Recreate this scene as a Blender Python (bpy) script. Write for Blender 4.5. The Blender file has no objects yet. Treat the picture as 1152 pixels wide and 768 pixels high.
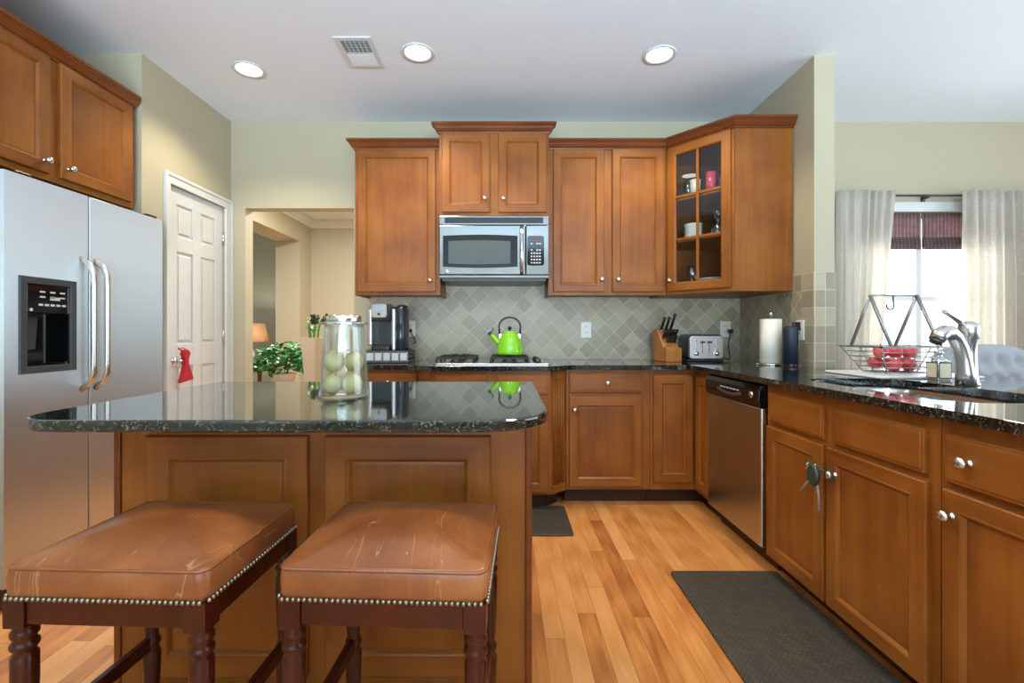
import bpy, bmesh, math, random
from mathutils import Vector, Matrix
PI = math.pi
random.seed(7)
SC = bpy.context.scene
COL = SC.collection

# ------------------------------------------------------------------ camera
cd = bpy.data.cameras.new('camera'); cam = bpy.data.objects.new('camera', cd); COL.objects.link(cam)
cam.location = (0, 0, 1.125); cam.rotation_euler = (PI/2, 0, 0)
cd.sensor_fit = 'HORIZONTAL'; cd.sensor_width = 36.0; cd.lens = 525/1152*36
cd.shift_x = 7/1152; cd.shift_y = -10/1152; cd.clip_start = 0.02
SC.camera = cam
# ------------------------------------------------------------------ exposure, world, daylight
vs = SC.view_settings
vs.view_transform = 'Standard'; vs.look = 'None'; vs.gamma = 1.0; vs.use_curve_mapping = False
vs.exposure = 0.0
world = bpy.data.worlds.new('world'); SC.world = world; world.use_nodes = True
bg = world.node_tree.nodes['Background']
bg.inputs[0].default_value = (0.86, 0.94, 1.0, 1); bg.inputs[1].default_value = 2.6

def area(name, loc, rot, sx, sy, power, color=(1, 1, 1), spread=PI):
    l = bpy.data.lights.new(name, 'AREA'); l.shape = 'RECTANGLE'; l.size = sx; l.size_y = sy
    l.energy = power; l.color = color; l.spread = spread
    o = bpy.data.objects.new(name, l); COL.objects.link(o); o.location = loc; o.rotation_euler = rot
    return o
# daylight through the windows behind the camera, and through the glazed right side of the breakfast area
area('daylight_rear', (0.2, -3.12, 1.22), (PI/2+0.78, 0, 0), 3.8, 1.4, 320, (0.62, 0.84, 1.0), 1.8)
area('daylight_right', (5.05, 1.0, 1.45), (PI/2+0.45, 0, PI/2), 3.6, 2.1, 32, (0.70, 0.88, 1.0), 2.4)
area('daylight_window', (3.265, 3.86, 1.45), (PI/2, 0, PI), 1.1, 1.2, 38, (0.92, 0.97, 1.0))
# unseen area lights in the rooms beyond
area('hall_fill_light', (-1.7, 4.9, 2.74), (0, 0, 0), 0.5, 0.5, 105, (1.0, 0.97, 0.93))  # added to brighten the hall, no ceiling fitting goes with it
area('den_area_light', (-4.2, 5.6, 2.2), (0, PI*0.0, 0), 0.8, 0.8, 14, (0.85, 0.96, 1.0))  # unseen area light facing down in the windowless den

CEIL = 2.777
WY = 3.66          # back wall plane
WX = 1.84          # right wing wall plane
LX = -2.155        # left wall plane

# ------------------------------------------------------------------ materials
def lin(c):
    return tuple(((v/255)/12.92 if v/255 <= 0.04045 else ((v/255+0.055)/1.055)**2.4) for v in c)
def hexc(r, g, b): return (*lin((r, g, b)), 1)

def new_mat(name):
    m = bpy.data.materials.new(name); m.use_nodes = True
    nt = m.node_tree; b = nt.nodes['Principled BSDF']
    return m, nt, b
def setp(b, **kw):
    for k, v in kw.items():
        key = k.replace('_', ' ')
        b.inputs[key].default_value = v
def P(name, col, rough=0.5, metal=0.0, **kw):
    m, nt, b = new_mat(name)
    b.inputs['Base Color'].default_value = col if len(col) == 4 else (*col, 1)
    b.inputs['Roughness'].default_value = rough; b.inputs['Metallic'].default_value = metal
    for k, v in kw.items(): b.inputs[k.replace('_', ' ')].default_value = v
    return m
def N(nt, t, **kw):
    n = nt.nodes.new(t)
    for k, v in kw.items():
        if k.startswith('i_'):
            key = k[2:].replace('_', ' ')
            n.inputs[int(key) if key.isdigit() else key].default_value = v
        else: setattr(n, k, v)
    return n
def L(nt, a, b): nt.links.new(a, b)
def ramp(nt, stops):
    r = nt.nodes.new('ShaderNodeValToRGB'); e = r.color_ramp.elements
    while len(e) < len(stops): e.new(0.5)
    for i, (p, c) in enumerate(stops):
        e[i].position = p; e[i].color = c
    return r
def mth(nt, op, a, b=None):
    n = nt.nodes.new('ShaderNodeMath'); n.operation = op
    for i, v in enumerate((a, b)):
        if v is None: continue
        if isinstance(v, (int, float)): n.inputs[i].default_value = v
        else: L(nt, v, n.inputs[i])
    return n.outputs[0]
def objcoord(nt, rnd=True):
    tc = N(nt, 'ShaderNodeTexCoord')
    if not rnd: return tc.outputs['Object']
    oi = N(nt, 'ShaderNodeObjectInfo')
    sc = N(nt, 'ShaderNodeVectorMath', operation='SCALE'); sc.inputs[0].default_value = (17, 11, 23)
    L(nt, oi.outputs['Random'], sc.inputs['Scale'])
    ad = N(nt, 'ShaderNodeVectorMath', operation='ADD')
    L(nt, tc.outputs['Object'], ad.inputs[0]); L(nt, sc.outputs[0], ad.inputs[1])
    return ad.outputs[0]
def bump(nt, b, h, strength=0.2, dist=0.01):
    n = N(nt, 'ShaderNodeBump'); n.inputs['Strength'].default_value = strength; n.inputs['Distance'].default_value = dist
    L(nt, h, n.inputs['Height']); L(nt, n.outputs[0], b.inputs['Normal'])

def wood(name, c0, c1, c2, axis='z', rough=0.40, fine=1.0, coat=0.06, spec=0.32):
    m, nt, b = new_mat(name)
    co = objcoord(nt)
    sc = {'z': (30, 30, 1.6), 'x': (1.6, 30, 30), 'y': (30, 1.6, 30)}[axis]
    mp = N(nt, 'ShaderNodeMapping'); mp.inputs['Scale'].default_value = tuple(s*fine for s in sc); L(nt, co, mp.inputs[0])
    n1 = N(nt, 'ShaderNodeTexNoise'); n1.inputs['Scale'].default_value = 1.0; n1.inputs['Detail'].default_value = 5; n1.inputs['Distortion'].default_value = 0.6
    L(nt, mp.outputs[0], n1.inputs['Vector'])
    n2 = N(nt, 'ShaderNodeTexNoise'); n2.inputs['Scale'].default_value = 3.5; n2.inputs['Detail'].default_value = 3
    L(nt, co, n2.inputs['Vector'])
    mx = mth(nt, 'ADD', mth(nt, 'MULTIPLY', n1.outputs[0], 0.36), mth(nt, 'MULTIPLY', n2.outputs[0], 0.64))
    r = ramp(nt, [(0.30, c0), (0.5, c1), (0.72, c2)]); L(nt, mx, r.inputs[0])
    L(nt, r.outputs[0], b.inputs['Base Color'])
    setp(b, Roughness=rough); b.inputs['Specular IOR Level'].default_value = spec; b.inputs['Coat Weight'].default_value = coat; b.inputs['Coat Roughness'].default_value = 0.22
    bump(nt, b, n1.outputs[0], 0.06, 0.002)
    return m

CW = (hexc(110, 58, 18), hexc(136, 78, 26), hexc(156, 96, 36))
M = {}
M['cab'] = wood('cabinet wood upright grain', *CW, axis='z')
M['cabx'] = wood('cabinet wood level grain', *CW, axis='x')
M['moulding'] = wood('cabinet moulding wood', hexc(88, 42, 16), hexc(110, 56, 22), hexc(130, 72, 31), axis='x', rough=0.3)
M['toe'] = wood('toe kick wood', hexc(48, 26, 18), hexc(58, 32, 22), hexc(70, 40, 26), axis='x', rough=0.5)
M['stoolwood'] = wood('dark cherry wood', hexc(40, 9, 4), hexc(58, 15, 7), hexc(74, 22, 10), axis='z', rough=0.28, coat=0.25)
M['blockwood'] = wood('knife block wood', hexc(150, 92, 42), hexc(184, 122, 62), hexc(200, 142, 80), axis='z')
M['darkwood'] = wood('dark table wood', hexc(50, 30, 20), hexc(70, 44, 28), hexc(84, 54, 34), axis='x')
M['paint'] = P('wall paint beige', hexc(180, 172, 147), 0.75)
M['paintgreen'] = P('wall paint grey green', hexc(172, 182, 170), 0.75)
M['ceil'] = P('ceiling paint', hexc(226, 236, 246), 0.85)
M['white'] = P('white trim paint', hexc(208, 212, 214), 0.35)
M['whiteplastic'] = P('white plastic', hexc(232, 230, 222), 0.35)
M['nickel'] = P('brushed nickel', (0.62, 0.61, 0.59), 0.27, 1.0)
M['chrome'] = P('chrome', (0.78, 0.78, 0.78), 0.12, 1.0)
M['darkmetal'] = P('dark metal', (0.10, 0.10, 0.11), 0.35, 1.0)
M['wire'] = P('grey wire', (0.33, 0.34, 0.35), 0.35, 0.8)
M['brass'] = P('aged brass nail', (0.30, 0.27, 0.21), 0.32, 1.0)
M['black'] = P('black plastic', hexc(20, 20, 22), 0.3)
M['blackgloss'] = P('black gloss', hexc(10, 11, 13), 0.08)
M['iron'] = P('cast iron', hexc(26, 26, 27), 0.5)
M['gap_shade'] = P('black rubber', hexc(24, 24, 24), 0.6)  # black standing in for the shade between the fridge doors
M['greygasket'] = P('charcoal plastic', hexc(58, 62, 66), 0.4)
M['greyside'] = P('fridge side grey', hexc(86, 88, 90), 0.5)
M['navy'] = P('navy fabric mesh', hexc(28, 40, 62), 0.45)
M['green'] = P('lime enamel', hexc(122, 196, 20), 0.12, Coat_Weight=0.6)
M['red'] = P('red cloth', hexc(176, 16, 40), 0.8)
M['paper'] = P('white paper', hexc(234, 230, 218), 0.9)
M['ceramic'] = P('cream ceramic', hexc(226, 220, 205), 0.25)
M['pinkcup'] = P('pink tumbler', hexc(206, 70, 92), 0.3)
M['tan'] = P('tan clay', hexc(210, 190, 164), 0.7)
M['lock'] = P('dark green plastic', hexc(44, 62, 58), 0.35)
M['strap'] = P('grey strap', hexc(150, 150, 145), 0.5)
M['chair'] = P('pale grey linen', hexc(158, 164, 172), 0.9)
M['soap'] = P('soap liquid', hexc(222, 208, 160), 0.2)
M['label'] = P('bottle paper label', hexc(222, 212, 188), 0.6)
M['display'] = P('pale lcd', hexc(150, 170, 190), 0.15)
M['amber'] = P('amber display', hexc(92, 52, 20), 0.2)
M['key'] = P('key print', hexc(190, 196, 198), 0.5)
M['leaf'] = P('ivy leaf', hexc(40, 110, 42), 0.32)
M['leaf2'] = P('succulent leaf', hexc(74, 150, 48), 0.4)
M['leaf3'] = P('dark bud', hexc(38, 52, 30), 0.5)
M['stem'] = P('stem brown', hexc(80, 62, 38), 0.7)
M['tile_dark'] = P('cooktop steel', (0.55, 0.55, 0.54), 0.25, 1.0)
M['pod'] = P('frosted pod window', hexc(190, 196, 200), 0.25)
M['board'] = P('white board', hexc(216, 220, 222), 0.35)

def steel(name, col, rough, axis, metal=1.0, aniso=0.75, arot=0.25):
    m, nt, b = new_mat(name)
    co = objcoord(nt)
    mp = N(nt, 'ShaderNodeMapping'); mp.inputs['Scale'].default_value = {'x': (2, 300, 300), 'z': (300, 300, 2)}[axis]; L(nt, co, mp.inputs[0])
    n = N(nt, 'ShaderNodeTexNoise'); n.inputs['Scale'].default_value = 1; n.inputs['Detail'].default_value = 2; L(nt, mp.outputs[0], n.inputs['Vector'])
    n2 = N(nt, 'ShaderNodeTexNoise'); n2.inputs['Scale'].default_value = 2.2; n2.inputs['Detail'].default_value = 4; L(nt, co, n2.inputs['Vector'])
    setp(b, Metallic=metal); b.inputs['Base Color'].default_value = (*col, 1)
    r = ramp(nt, [(0.3, (rough-0.02,)*3+(1,)), (0.7, (rough+0.03,)*3+(1,))]); L(nt, n2.outputs[0], r.inputs[0]); L(nt, r.outputs[0], b.inputs['Roughness'])
    b.inputs['Anisotropic'].default_value = aniso; b.inputs['Anisotropic Rotation'].default_value = arot
    tg = N(nt, 'ShaderNodeTangent', direction_type='RADIAL', axis='Z'); L(nt, tg.outputs[0], b.inputs['Tangent'])
    bump(nt, b, n.outputs[0], 0.02, 0.001)
    return m
M['steel'] = steel('brushed stainless', (0.70, 0.76, 0.80), 0.46, 'z', 1.0, 0.88, 0.0)
M['steelm'] = steel('brushed stainless microwave', (0.21, 0.212, 0.205), 0.18, 'x', 1.0, 0.2, 0.25)
M['steelb'] = steel('bright brushed steel', (0.82, 0.83, 0.84), 0.3, 'x')
M['plate'] = P('champagne metal', (0.34, 0.31, 0.27), 0.35, 1.0)
M['steelv'] = steel('brushed stainless satin', (0.52, 0.53, 0.54), 0.25, 'x')

def granite():
    m, nt, b = new_mat('black green granite')
    co = objcoord(nt, False)
    v = N(nt, 'ShaderNodeTexVoronoi'); v.inputs['Scale'].default_value = 260; L(nt, co, v.inputs['Vector'])
    n = N(nt, 'ShaderNodeTexNoise'); n.inputs['Scale'].default_value = 55; n.inputs['Detail'].default_value = 5; L(nt, co, n.inputs['Vector'])
    wn = mth(nt, 'MULTIPLY', N(nt, 'ShaderNodeSeparateColor').outputs[0], 1.0)
    sep = nt.nodes[-2] if nt.nodes[-2].bl_idname == 'ShaderNodeSeparateColor' else [q for q in nt.nodes if q.bl_idname == 'ShaderNodeSeparateColor'][0]
    L(nt, v.outputs['Color'], sep.inputs[0])
    k = mth(nt, 'MULTIPLY', wn, n.outputs[0])
    r = ramp(nt, [(0.0, hexc(6, 9, 10)), (0.30, hexc(16, 22, 22)), (0.40, hexc(34, 43, 42)), (0.50, hexc(72, 80, 74)), (0.62, hexc(112, 114, 102))])
    L(nt, k, r.inputs[0]); L(nt, r.outputs[0], b.inputs['Base Color'])
    setp(b, Roughness=0.06, IOR=1.62); b.inputs['Coat Weight'].default_value = 0.5; b.inputs['Coat Roughness'].default_value = 0.03
    return m
M['granite'] = granite()

def floor_mat():
    m, nt, b = new_mat('oak strip floor')
    co = objcoord(nt, False)
    s = N(nt, 'ShaderNodeSeparateXYZ'); L(nt, co, s.inputs[0])
    W = 0.072
    xr = mth(nt, 'DIVIDE', s.outputs[0], W); row = mth(nt, 'FLOOR', xr); fx = mth(nt, 'FRACT', xr)
    wn = N(nt, 'ShaderNodeTexWhiteNoise', noise_dimensions='1D'); L(nt, row, wn.inputs['W'])
    yl = mth(nt, 'ADD', mth(nt, 'DIVIDE', s.outputs[1], 0.95), mth(nt, 'MULTIPLY', wn.outputs['Value'], 7.0))
    pl = mth(nt, 'FLOOR', yl); fy = mth(nt, 'FRACT', yl)
    cmb = N(nt, 'ShaderNodeCombineXYZ'); L(nt, row, cmb.inputs[0]); L(nt, pl, cmb.inputs[1])
    wn2 = N(nt, 'ShaderNodeTexWhiteNoise', noise_dimensions='3D'); L(nt, cmb.outputs[0], wn2.inputs['Vector'])
    # grain, shifted per strip
    sh = N(nt, 'ShaderNodeVectorMath', operation='SCALE'); L(nt, wn2.outputs['Color'], sh.inputs[0]); sh.inputs['Scale'].default_value = 40
    ad = N(nt, 'ShaderNodeVectorMath', operation='ADD'); L(nt, co, ad.inputs[0]); L(nt, sh.outputs[0], ad.inputs[1])
    mp = N(nt, 'ShaderNodeMapping'); mp.inputs['Scale'].default_value = (42, 2.4, 1); L(nt, ad.outputs[0], mp.inputs[0])
    n = N(nt, 'ShaderNodeTexNoise'); n.inputs['Scale'].default_value = 1; n.inputs['Detail'].default_value = 6; n.inputs['Distortion'].default_value = 1.2; L(nt, mp.outputs[0], n.inputs['Vector'])
    mp2 = N(nt, 'ShaderNodeMapping'); mp2.inputs['Scale'].default_value = (14, 1.1, 1); L(nt, ad.outputs[0], mp2.inputs[0])
    wv = N(nt, 'ShaderNodeTexWave', wave_type='RINGS'); wv.inputs['Scale'].default_value = 1.1; wv.inputs['Distortion'].default_value = 5; wv.inputs['Detail'].default_value = 2; L(nt, mp2.outputs[0], wv.inputs['Vector'])
    k = mth(nt, 'ADD', mth(nt, 'MULTIPLY', wn2.outputs['Value'], 0.50), mth(nt, 'ADD', mth(nt, 'MULTIPLY', n.outputs[0], 0.44), mth(nt, 'MULTIPLY', wv.outputs['Fac'], 0.13)))
    r = ramp(nt, [(0.20, hexc(154, 88, 42)), (0.43, hexc(194, 124, 62)), (0.63, hexc(212, 144, 80)), (0.9, hexc(222, 160, 98))])
    L(nt, k, r.inputs[0])
    ex = mth(nt, 'LESS_THAN', mth(nt, 'MINIMUM', fx, mth(nt, 'SUBTRACT', 1.0, fx)), 0.012)
    ey = mth(nt, 'LESS_THAN', mth(nt, 'MINIMUM', fy, mth(nt, 'SUBTRACT', 1.0, fy)), 0.0012)
    e = mth(nt, 'MAXIMUM', ex, ey)
    mix = N(nt, 'ShaderNodeMix', data_type='RGBA'); L(nt, mth(nt, 'MULTIPLY', e, 0.55), mix.inputs['Factor'])
    L(nt, r.outputs[0], mix.inputs['A']); mix.inputs['B'].default_value = hexc(84, 44, 22)
    L(nt, mix.outputs['Result'], b.inputs['Base Color'])
    setp(b, Roughness=0.33); b.inputs['Coat Weight'].default_value = 0.2; b.inputs['Coat Roughness'].default_value = 0.2
    bump(nt, b, mth(nt, 'SUBTRACT', mth(nt, 'MULTIPLY', n.outputs[0], 0.25), e), 0.12, 0.002)
    return m
M['floor'] = floor_mat()

def tile(name, axis, rot, w=0.1, h=0.1, off=(0, 0)):
    m, nt, b = new_mat(name)
    co = objcoord(nt, False)
    s = N(nt, 'ShaderNodeSeparateXYZ'); L(nt, co, s.inputs[0])
    c = N(nt, 'ShaderNodeCombineXYZ'); L(nt, s.outputs[0 if axis == 'x' else 1], c.inputs[0]); L(nt, s.outputs[2], c.inputs[1])
    mp = N(nt, 'ShaderNodeMapping'); mp.inputs['Rotation'].default_value = (0, 0, rot); mp.inputs['Location'].default_value = (off[0], off[1], 0); L(nt, c.outputs[0], mp.inputs[0])
    br = N(nt, 'ShaderNodeTexBrick', offset=0.0, squash=1.0)
    br.inputs['Scale'].default_value = 1.0; br.inputs['Brick Width'].default_value = w; br.inputs['Row Height'].default_value = h
    br.inputs['Mortar Size'].default_value = 0.0017; br.inputs['Mortar Smooth'].default_value = 0.3
    br.inputs['Color1'].default_value = hexc(152, 143, 120); br.inputs['Color2'].default_value = hexc(184, 174, 150)
    br.inputs['Mortar'].default_value = hexc(212, 207, 192)
    L(nt, mp.outputs[0], br.inputs['Vector'])
    n = N(nt, 'ShaderNodeTexNoise'); n.inputs['Scale'].default_value = 22; n.inputs['Detail'].default_value = 5; L(nt, co, n.inputs['Vector'])
    mx = N(nt, 'ShaderNodeMix', data_type='RGBA', blend_type='MULTIPLY'); mx.inputs['Factor'].default_value = 0.35
    rr = ramp(nt, [(0.3, (0.72, 0.7, 0.66, 1)), (0.7, (1.0, 1.0, 1.0, 1))]); L(nt, n.outputs[0], rr.inputs[0])
    L(nt, br.outputs['Color'], mx.inputs['A']); L(nt, rr.outputs[0], mx.inputs['B']); L(nt, mx.outputs['Result'], b.inputs['Base Color'])
    setp(b, Roughness=0.38)
    bump(nt, b, mth(nt, 'SUBTRACT', mth(nt, 'MULTIPLY', n.outputs[0], 0.2), br.outputs['Fac']), 0.25, 0.003)
    return m
M['tile_x'] = tile('diagonal stone tile', 'x', PI/4)
M['tile_y'] = tile('diagonal stone tile side', 'y', PI/4)
M['tile_sq_x'] = tile('square stone tile', 'x', 0, 0.061, 0.106, (-(WX+0.0), -0.956+0.0))
M['tile_sq_y'] = tile('square stone tile side', 'y', 0, 0.106, 0.106, (-2.784, -0.956))

def leather():
    m, nt, b = new_mat('worn brown leather')
    co = objcoord(nt)
    n = N(nt, 'ShaderNodeTexNoise'); n.inputs['Scale'].default_value = 7; n.inputs['Detail'].default_value = 6; L(nt, co, n.inputs['Vector'])
    r = ramp(nt, [(0.3, hexc(108, 57, 26)), (0.55, hexc(136, 77, 37)), (0.75, hexc(158, 98, 54))]); L(nt, n.outputs[0], r.inputs[0])
    mp = N(nt, 'ShaderNodeMapping'); mp.inputs['Scale'].default_value = (22, 3.0, 3); mp.inputs['Rotation'].default_value = (0, 0, 0.25); L(nt, co, mp.inputs[0])
    sc = N(nt, 'ShaderNodeTexNoise'); sc.inputs['Scale'].default_value = 1; sc.inputs['Detail'].default_value = 1.5; sc.inputs['Distortion'].default_value = 1.0; L(nt, mp.outputs[0], sc.inputs['Vector'])
    line = mth(nt, 'LESS_THAN', mth(nt, 'ABSOLUTE', mth(nt, 'SUBTRACT', sc.outputs[0], 0.56)), 0.006)
    msk = N(nt, 'ShaderNodeTexNoise'); msk.inputs['Scale'].default_value = 9; L(nt, co, msk.inputs['Vector'])
    ln = mth(nt, 'MULTIPLY', line, mth(nt, 'GREATER_THAN', msk.outputs[0], 0.53))
    mix = N(nt, 'ShaderNodeMix', data_type='RGBA'); L(nt, mth(nt, 'MULTIPLY', ln, 0.4), mix.inputs['Factor']); L(nt, r.outputs[0], mix.inputs['A']); mix.inputs['B'].default_value = hexc(196, 150, 112)
    L(nt, mix.outputs['Result'], b.inputs['Base Color']); setp(b, Roughness=0.40); b.inputs['Coat Weight'].default_value = 0.45; b.inputs['Coat Roughness'].default_value = 0.24
    f = N(nt, 'ShaderNodeTexVoronoi'); f.inputs['Scale'].default_value = 260; L(nt, co, f.inputs['Vector'])
    bump(nt, b, f.outputs['Distance'], 0.12, 0.001)
    return m
M['leather'] = leather()

def mat_mat():
    m, nt, b = new_mat('charcoal woven mat')
    co = objcoord(nt, False)
    mp = N(nt, 'ShaderNodeMapping'); mp.inputs['Rotation'].default_value = (0, 0, PI/4); L(nt, co, mp.inputs[0])
    br = N(nt, 'ShaderNodeTexBrick', offset=0.5); br.inputs['Scale'].default_value = 1
    br.inputs['Brick Width'].default_value = 0.030; br.inputs['Row Height'].default_value = 0.012; br.inputs['Mortar Size'].default_value = 0.0016
    br.inputs['Color1'].default_value = hexc(62, 57, 49); br.inputs['Color2'].default_value = hexc(80, 74, 64); br.inputs['Mortar'].default_value = hexc(40, 37, 32)
    L(nt, mp.outputs[0], br.inputs['Vector']); L(nt, br.outputs['Color'], b.inputs['Base Color']); setp(b, Roughness=0.5)
    bump(nt, b, br.outputs['Fac'], -0.5, 0.003)
    return m
M['mat'] = mat_mat()

def glass(name, tint=(1, 1, 1), lo=0.04, hi=0.75, power=3.0, rough=0.02):
    m = bpy.data.materials.new(name); m.use_nodes = True; nt = m.node_tree; nt.nodes.clear()
    out = N(nt, 'ShaderNodeOutputMaterial'); tr = N(nt, 'ShaderNodeBsdfTransparent'); tr.inputs[0].default_value = (*tint, 1)
    gl = N(nt, 'ShaderNodeBsdfGlossy'); gl.inputs['Roughness'].default_value = rough; gl.inputs[0].default_value = (0.95, 0.97, 1, 1)
    lw = N(nt, 'ShaderNodeLayerWeight'); lw.inputs[0].default_value = 0.5
    f = mth(nt, 'ADD', mth(nt, 'MULTIPLY', mth(nt, 'POWER', lw.outputs['Facing'], power), hi-lo), lo)
    mx = N(nt, 'ShaderNodeMixShader'); L(nt, f, mx.inputs[0]); L(nt, tr.outputs[0], mx.inputs[1]); L(nt, gl.outputs[0], mx.inputs[2])
    L(nt, mx.outputs[0], out.inputs[0])
    return m
M['glass'] = glass('clear glass', (0.93, 0.96, 0.95), 0.06, 0.8, 2.2)
M['pane'] = glass('window pane glass', (0.96, 0.98, 0.98), 0.04, 0.5, 4)
M['cabglass'] = glass('cabinet door glass', (0.90, 0.95, 0.98), 0.05, 0.6, 4)
M['crystal'] = glass('crystal glass', (0.86, 0.92, 0.96), 0.26, 0.85, 1.5)

def curtain_mat():
    m = bpy.data.materials.new('linen curtain'); m.use_nodes = True; nt = m.node_tree; nt.nodes.clear()
    out = N(nt, 'ShaderNodeOutputMaterial'); d = N(nt, 'ShaderNodeBsdfDiffuse'); t = N(nt, 'ShaderNodeBsdfTranslucent')
    co = objcoord(nt, False); mp = N(nt, 'ShaderNodeMapping'); mp.inputs['Scale'].default_value = (60, 60, 260); L(nt, co, mp.inputs[0])
    n = N(nt, 'ShaderNodeTexNoise'); n.inputs['Scale'].default_value = 1; n.inputs['Detail'].default_value = 3; L(nt, mp.outputs[0], n.inputs['Vector'])
    r = ramp(nt, [(0.3, hexc(214, 208, 198)), (0.7, hexc(236, 232, 224))]); L(nt, n.outputs[0], r.inputs[0])
    L(nt, r.outputs[0], d.inputs[0]); L(nt, r.outputs[0], t.inputs[0])
    mx = N(nt, 'ShaderNodeMixShader'); mx.inputs[0].default_value = 0.5; L(nt, d.outputs[0], mx.inputs[1]); L(nt, t.outputs[0], mx.inputs[2]); L(nt, mx.outputs[0], out.inputs[0])
    return m
M['curtain'] = curtain_mat()

def bamboo_mat():
    m = bpy.data.materials.new('woven bamboo'); m.use_nodes = True; nt = m.node_tree; nt.nodes.clear()
    out = N(nt, 'ShaderNodeOutputMaterial'); d = N(nt, 'ShaderNodeBsdfDiffuse'); t = N(nt, 'ShaderNodeBsdfTranslucent')
    co = objcoord(nt, False); s = N(nt, 'ShaderNodeSeparateXYZ'); L(nt, co, s.inputs[0])
    a = mth(nt, 'FRACT', mth(nt, 'MULTIPLY', s.outputs[2], 70)); c = mth(nt, 'FRACT', mth(nt, 'MULTIPLY', s.outputs[0], 34))
    k = mth(nt, 'ADD', mth(nt, 'MULTIPLY', a, 0.6), mth(nt, 'MULTIPLY', mth(nt, 'GREATER_THAN', c, 0.82), 0.4))
    n = N(nt, 'ShaderNodeTexNoise'); n.inputs['Scale'].default_value = 25; L(nt, co, n.inputs['Vector'])
    k2 = mth(nt, 'MULTIPLY', k, mth(nt, 'ADD', n.outputs[0], 0.45))
    r = ramp(nt, [(0.1, hexc(104, 86, 90)), (0.5, hexc(150, 126, 126)), (0.9, hexc(196, 174, 168))]); L(nt, k2, r.inputs[0])
    L(nt, r.outputs[0], d.inputs[0]); L(nt, r.outputs[0], t.inputs[0])
    mx = N(nt, 'ShaderNodeMixShader'); mx.inputs[0].default_value = 0.6; L(nt, d.outputs[0], mx.inputs[1]); L(nt, t.outputs[0], mx.inputs[2]); L(nt, mx.outputs[0], out.inputs[0])
    return m
M['bamboo'] = bamboo_mat()

def fruit_mat(name, c0, c1, rough=0.35):
    m, nt, b = new_mat(name); co = objcoord(nt)
    n = N(nt, 'ShaderNodeTexNoise'); n.inputs['Scale'].default_value = 18; n.inputs['Detail'].default_value = 4; L(nt, co, n.inputs['Vector'])
    r = ramp(nt, [(0.35, c0), (0.65, c1)]); L(nt, n.outputs[0], r.inputs[0]); L(nt, r.outputs[0], b.inputs['Base Color']); setp(b, Roughness=rough)
    return m
M['pear'] = fruit_mat('pear skin', hexc(184, 168, 112), hexc(210, 196, 148))
M['apple'] = fruit_mat('red apple skin', hexc(190, 40, 52), hexc(222, 92, 92))
def emit(name, col, s):
    m = bpy.data.materials.new(name); m.use_nodes = True; nt = m.node_tree; nt.nodes.clear()
    out = N(nt, 'ShaderNodeOutputMaterial'); e = N(nt, 'ShaderNodeEmission'); e.inputs[0].default_value = (*col, 1); e.inputs[1].default_value = s; L(nt, e.outputs[0], out.inputs[0])
    return m
M['lens'] = emit('lit downlight lens', (1.0, 0.96, 0.88), 7)
def shade_mat():
    m = bpy.data.materials.new('tan lamp shade'); m.use_nodes = True; nt = m.node_tree; nt.nodes.clear()
    out = N(nt, 'ShaderNodeOutputMaterial'); d = N(nt, 'ShaderNodeBsdfDiffuse'); t = N(nt, 'ShaderNodeBsdfTranslucent')
    d.inputs[0].default_value = hexc(200, 176, 146); t.inputs[0].default_value = hexc(206, 180, 148)
    mx = N(nt, 'ShaderNodeMixShader'); mx.inputs[0].default_value = 0.4; L(nt, d.outputs[0], mx.inputs[1]); L(nt, t.outputs[0], mx.inputs[2]); L(nt, mx.outputs[0], out.inputs[0])
    return m
M['shade'] = shade_mat()

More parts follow.
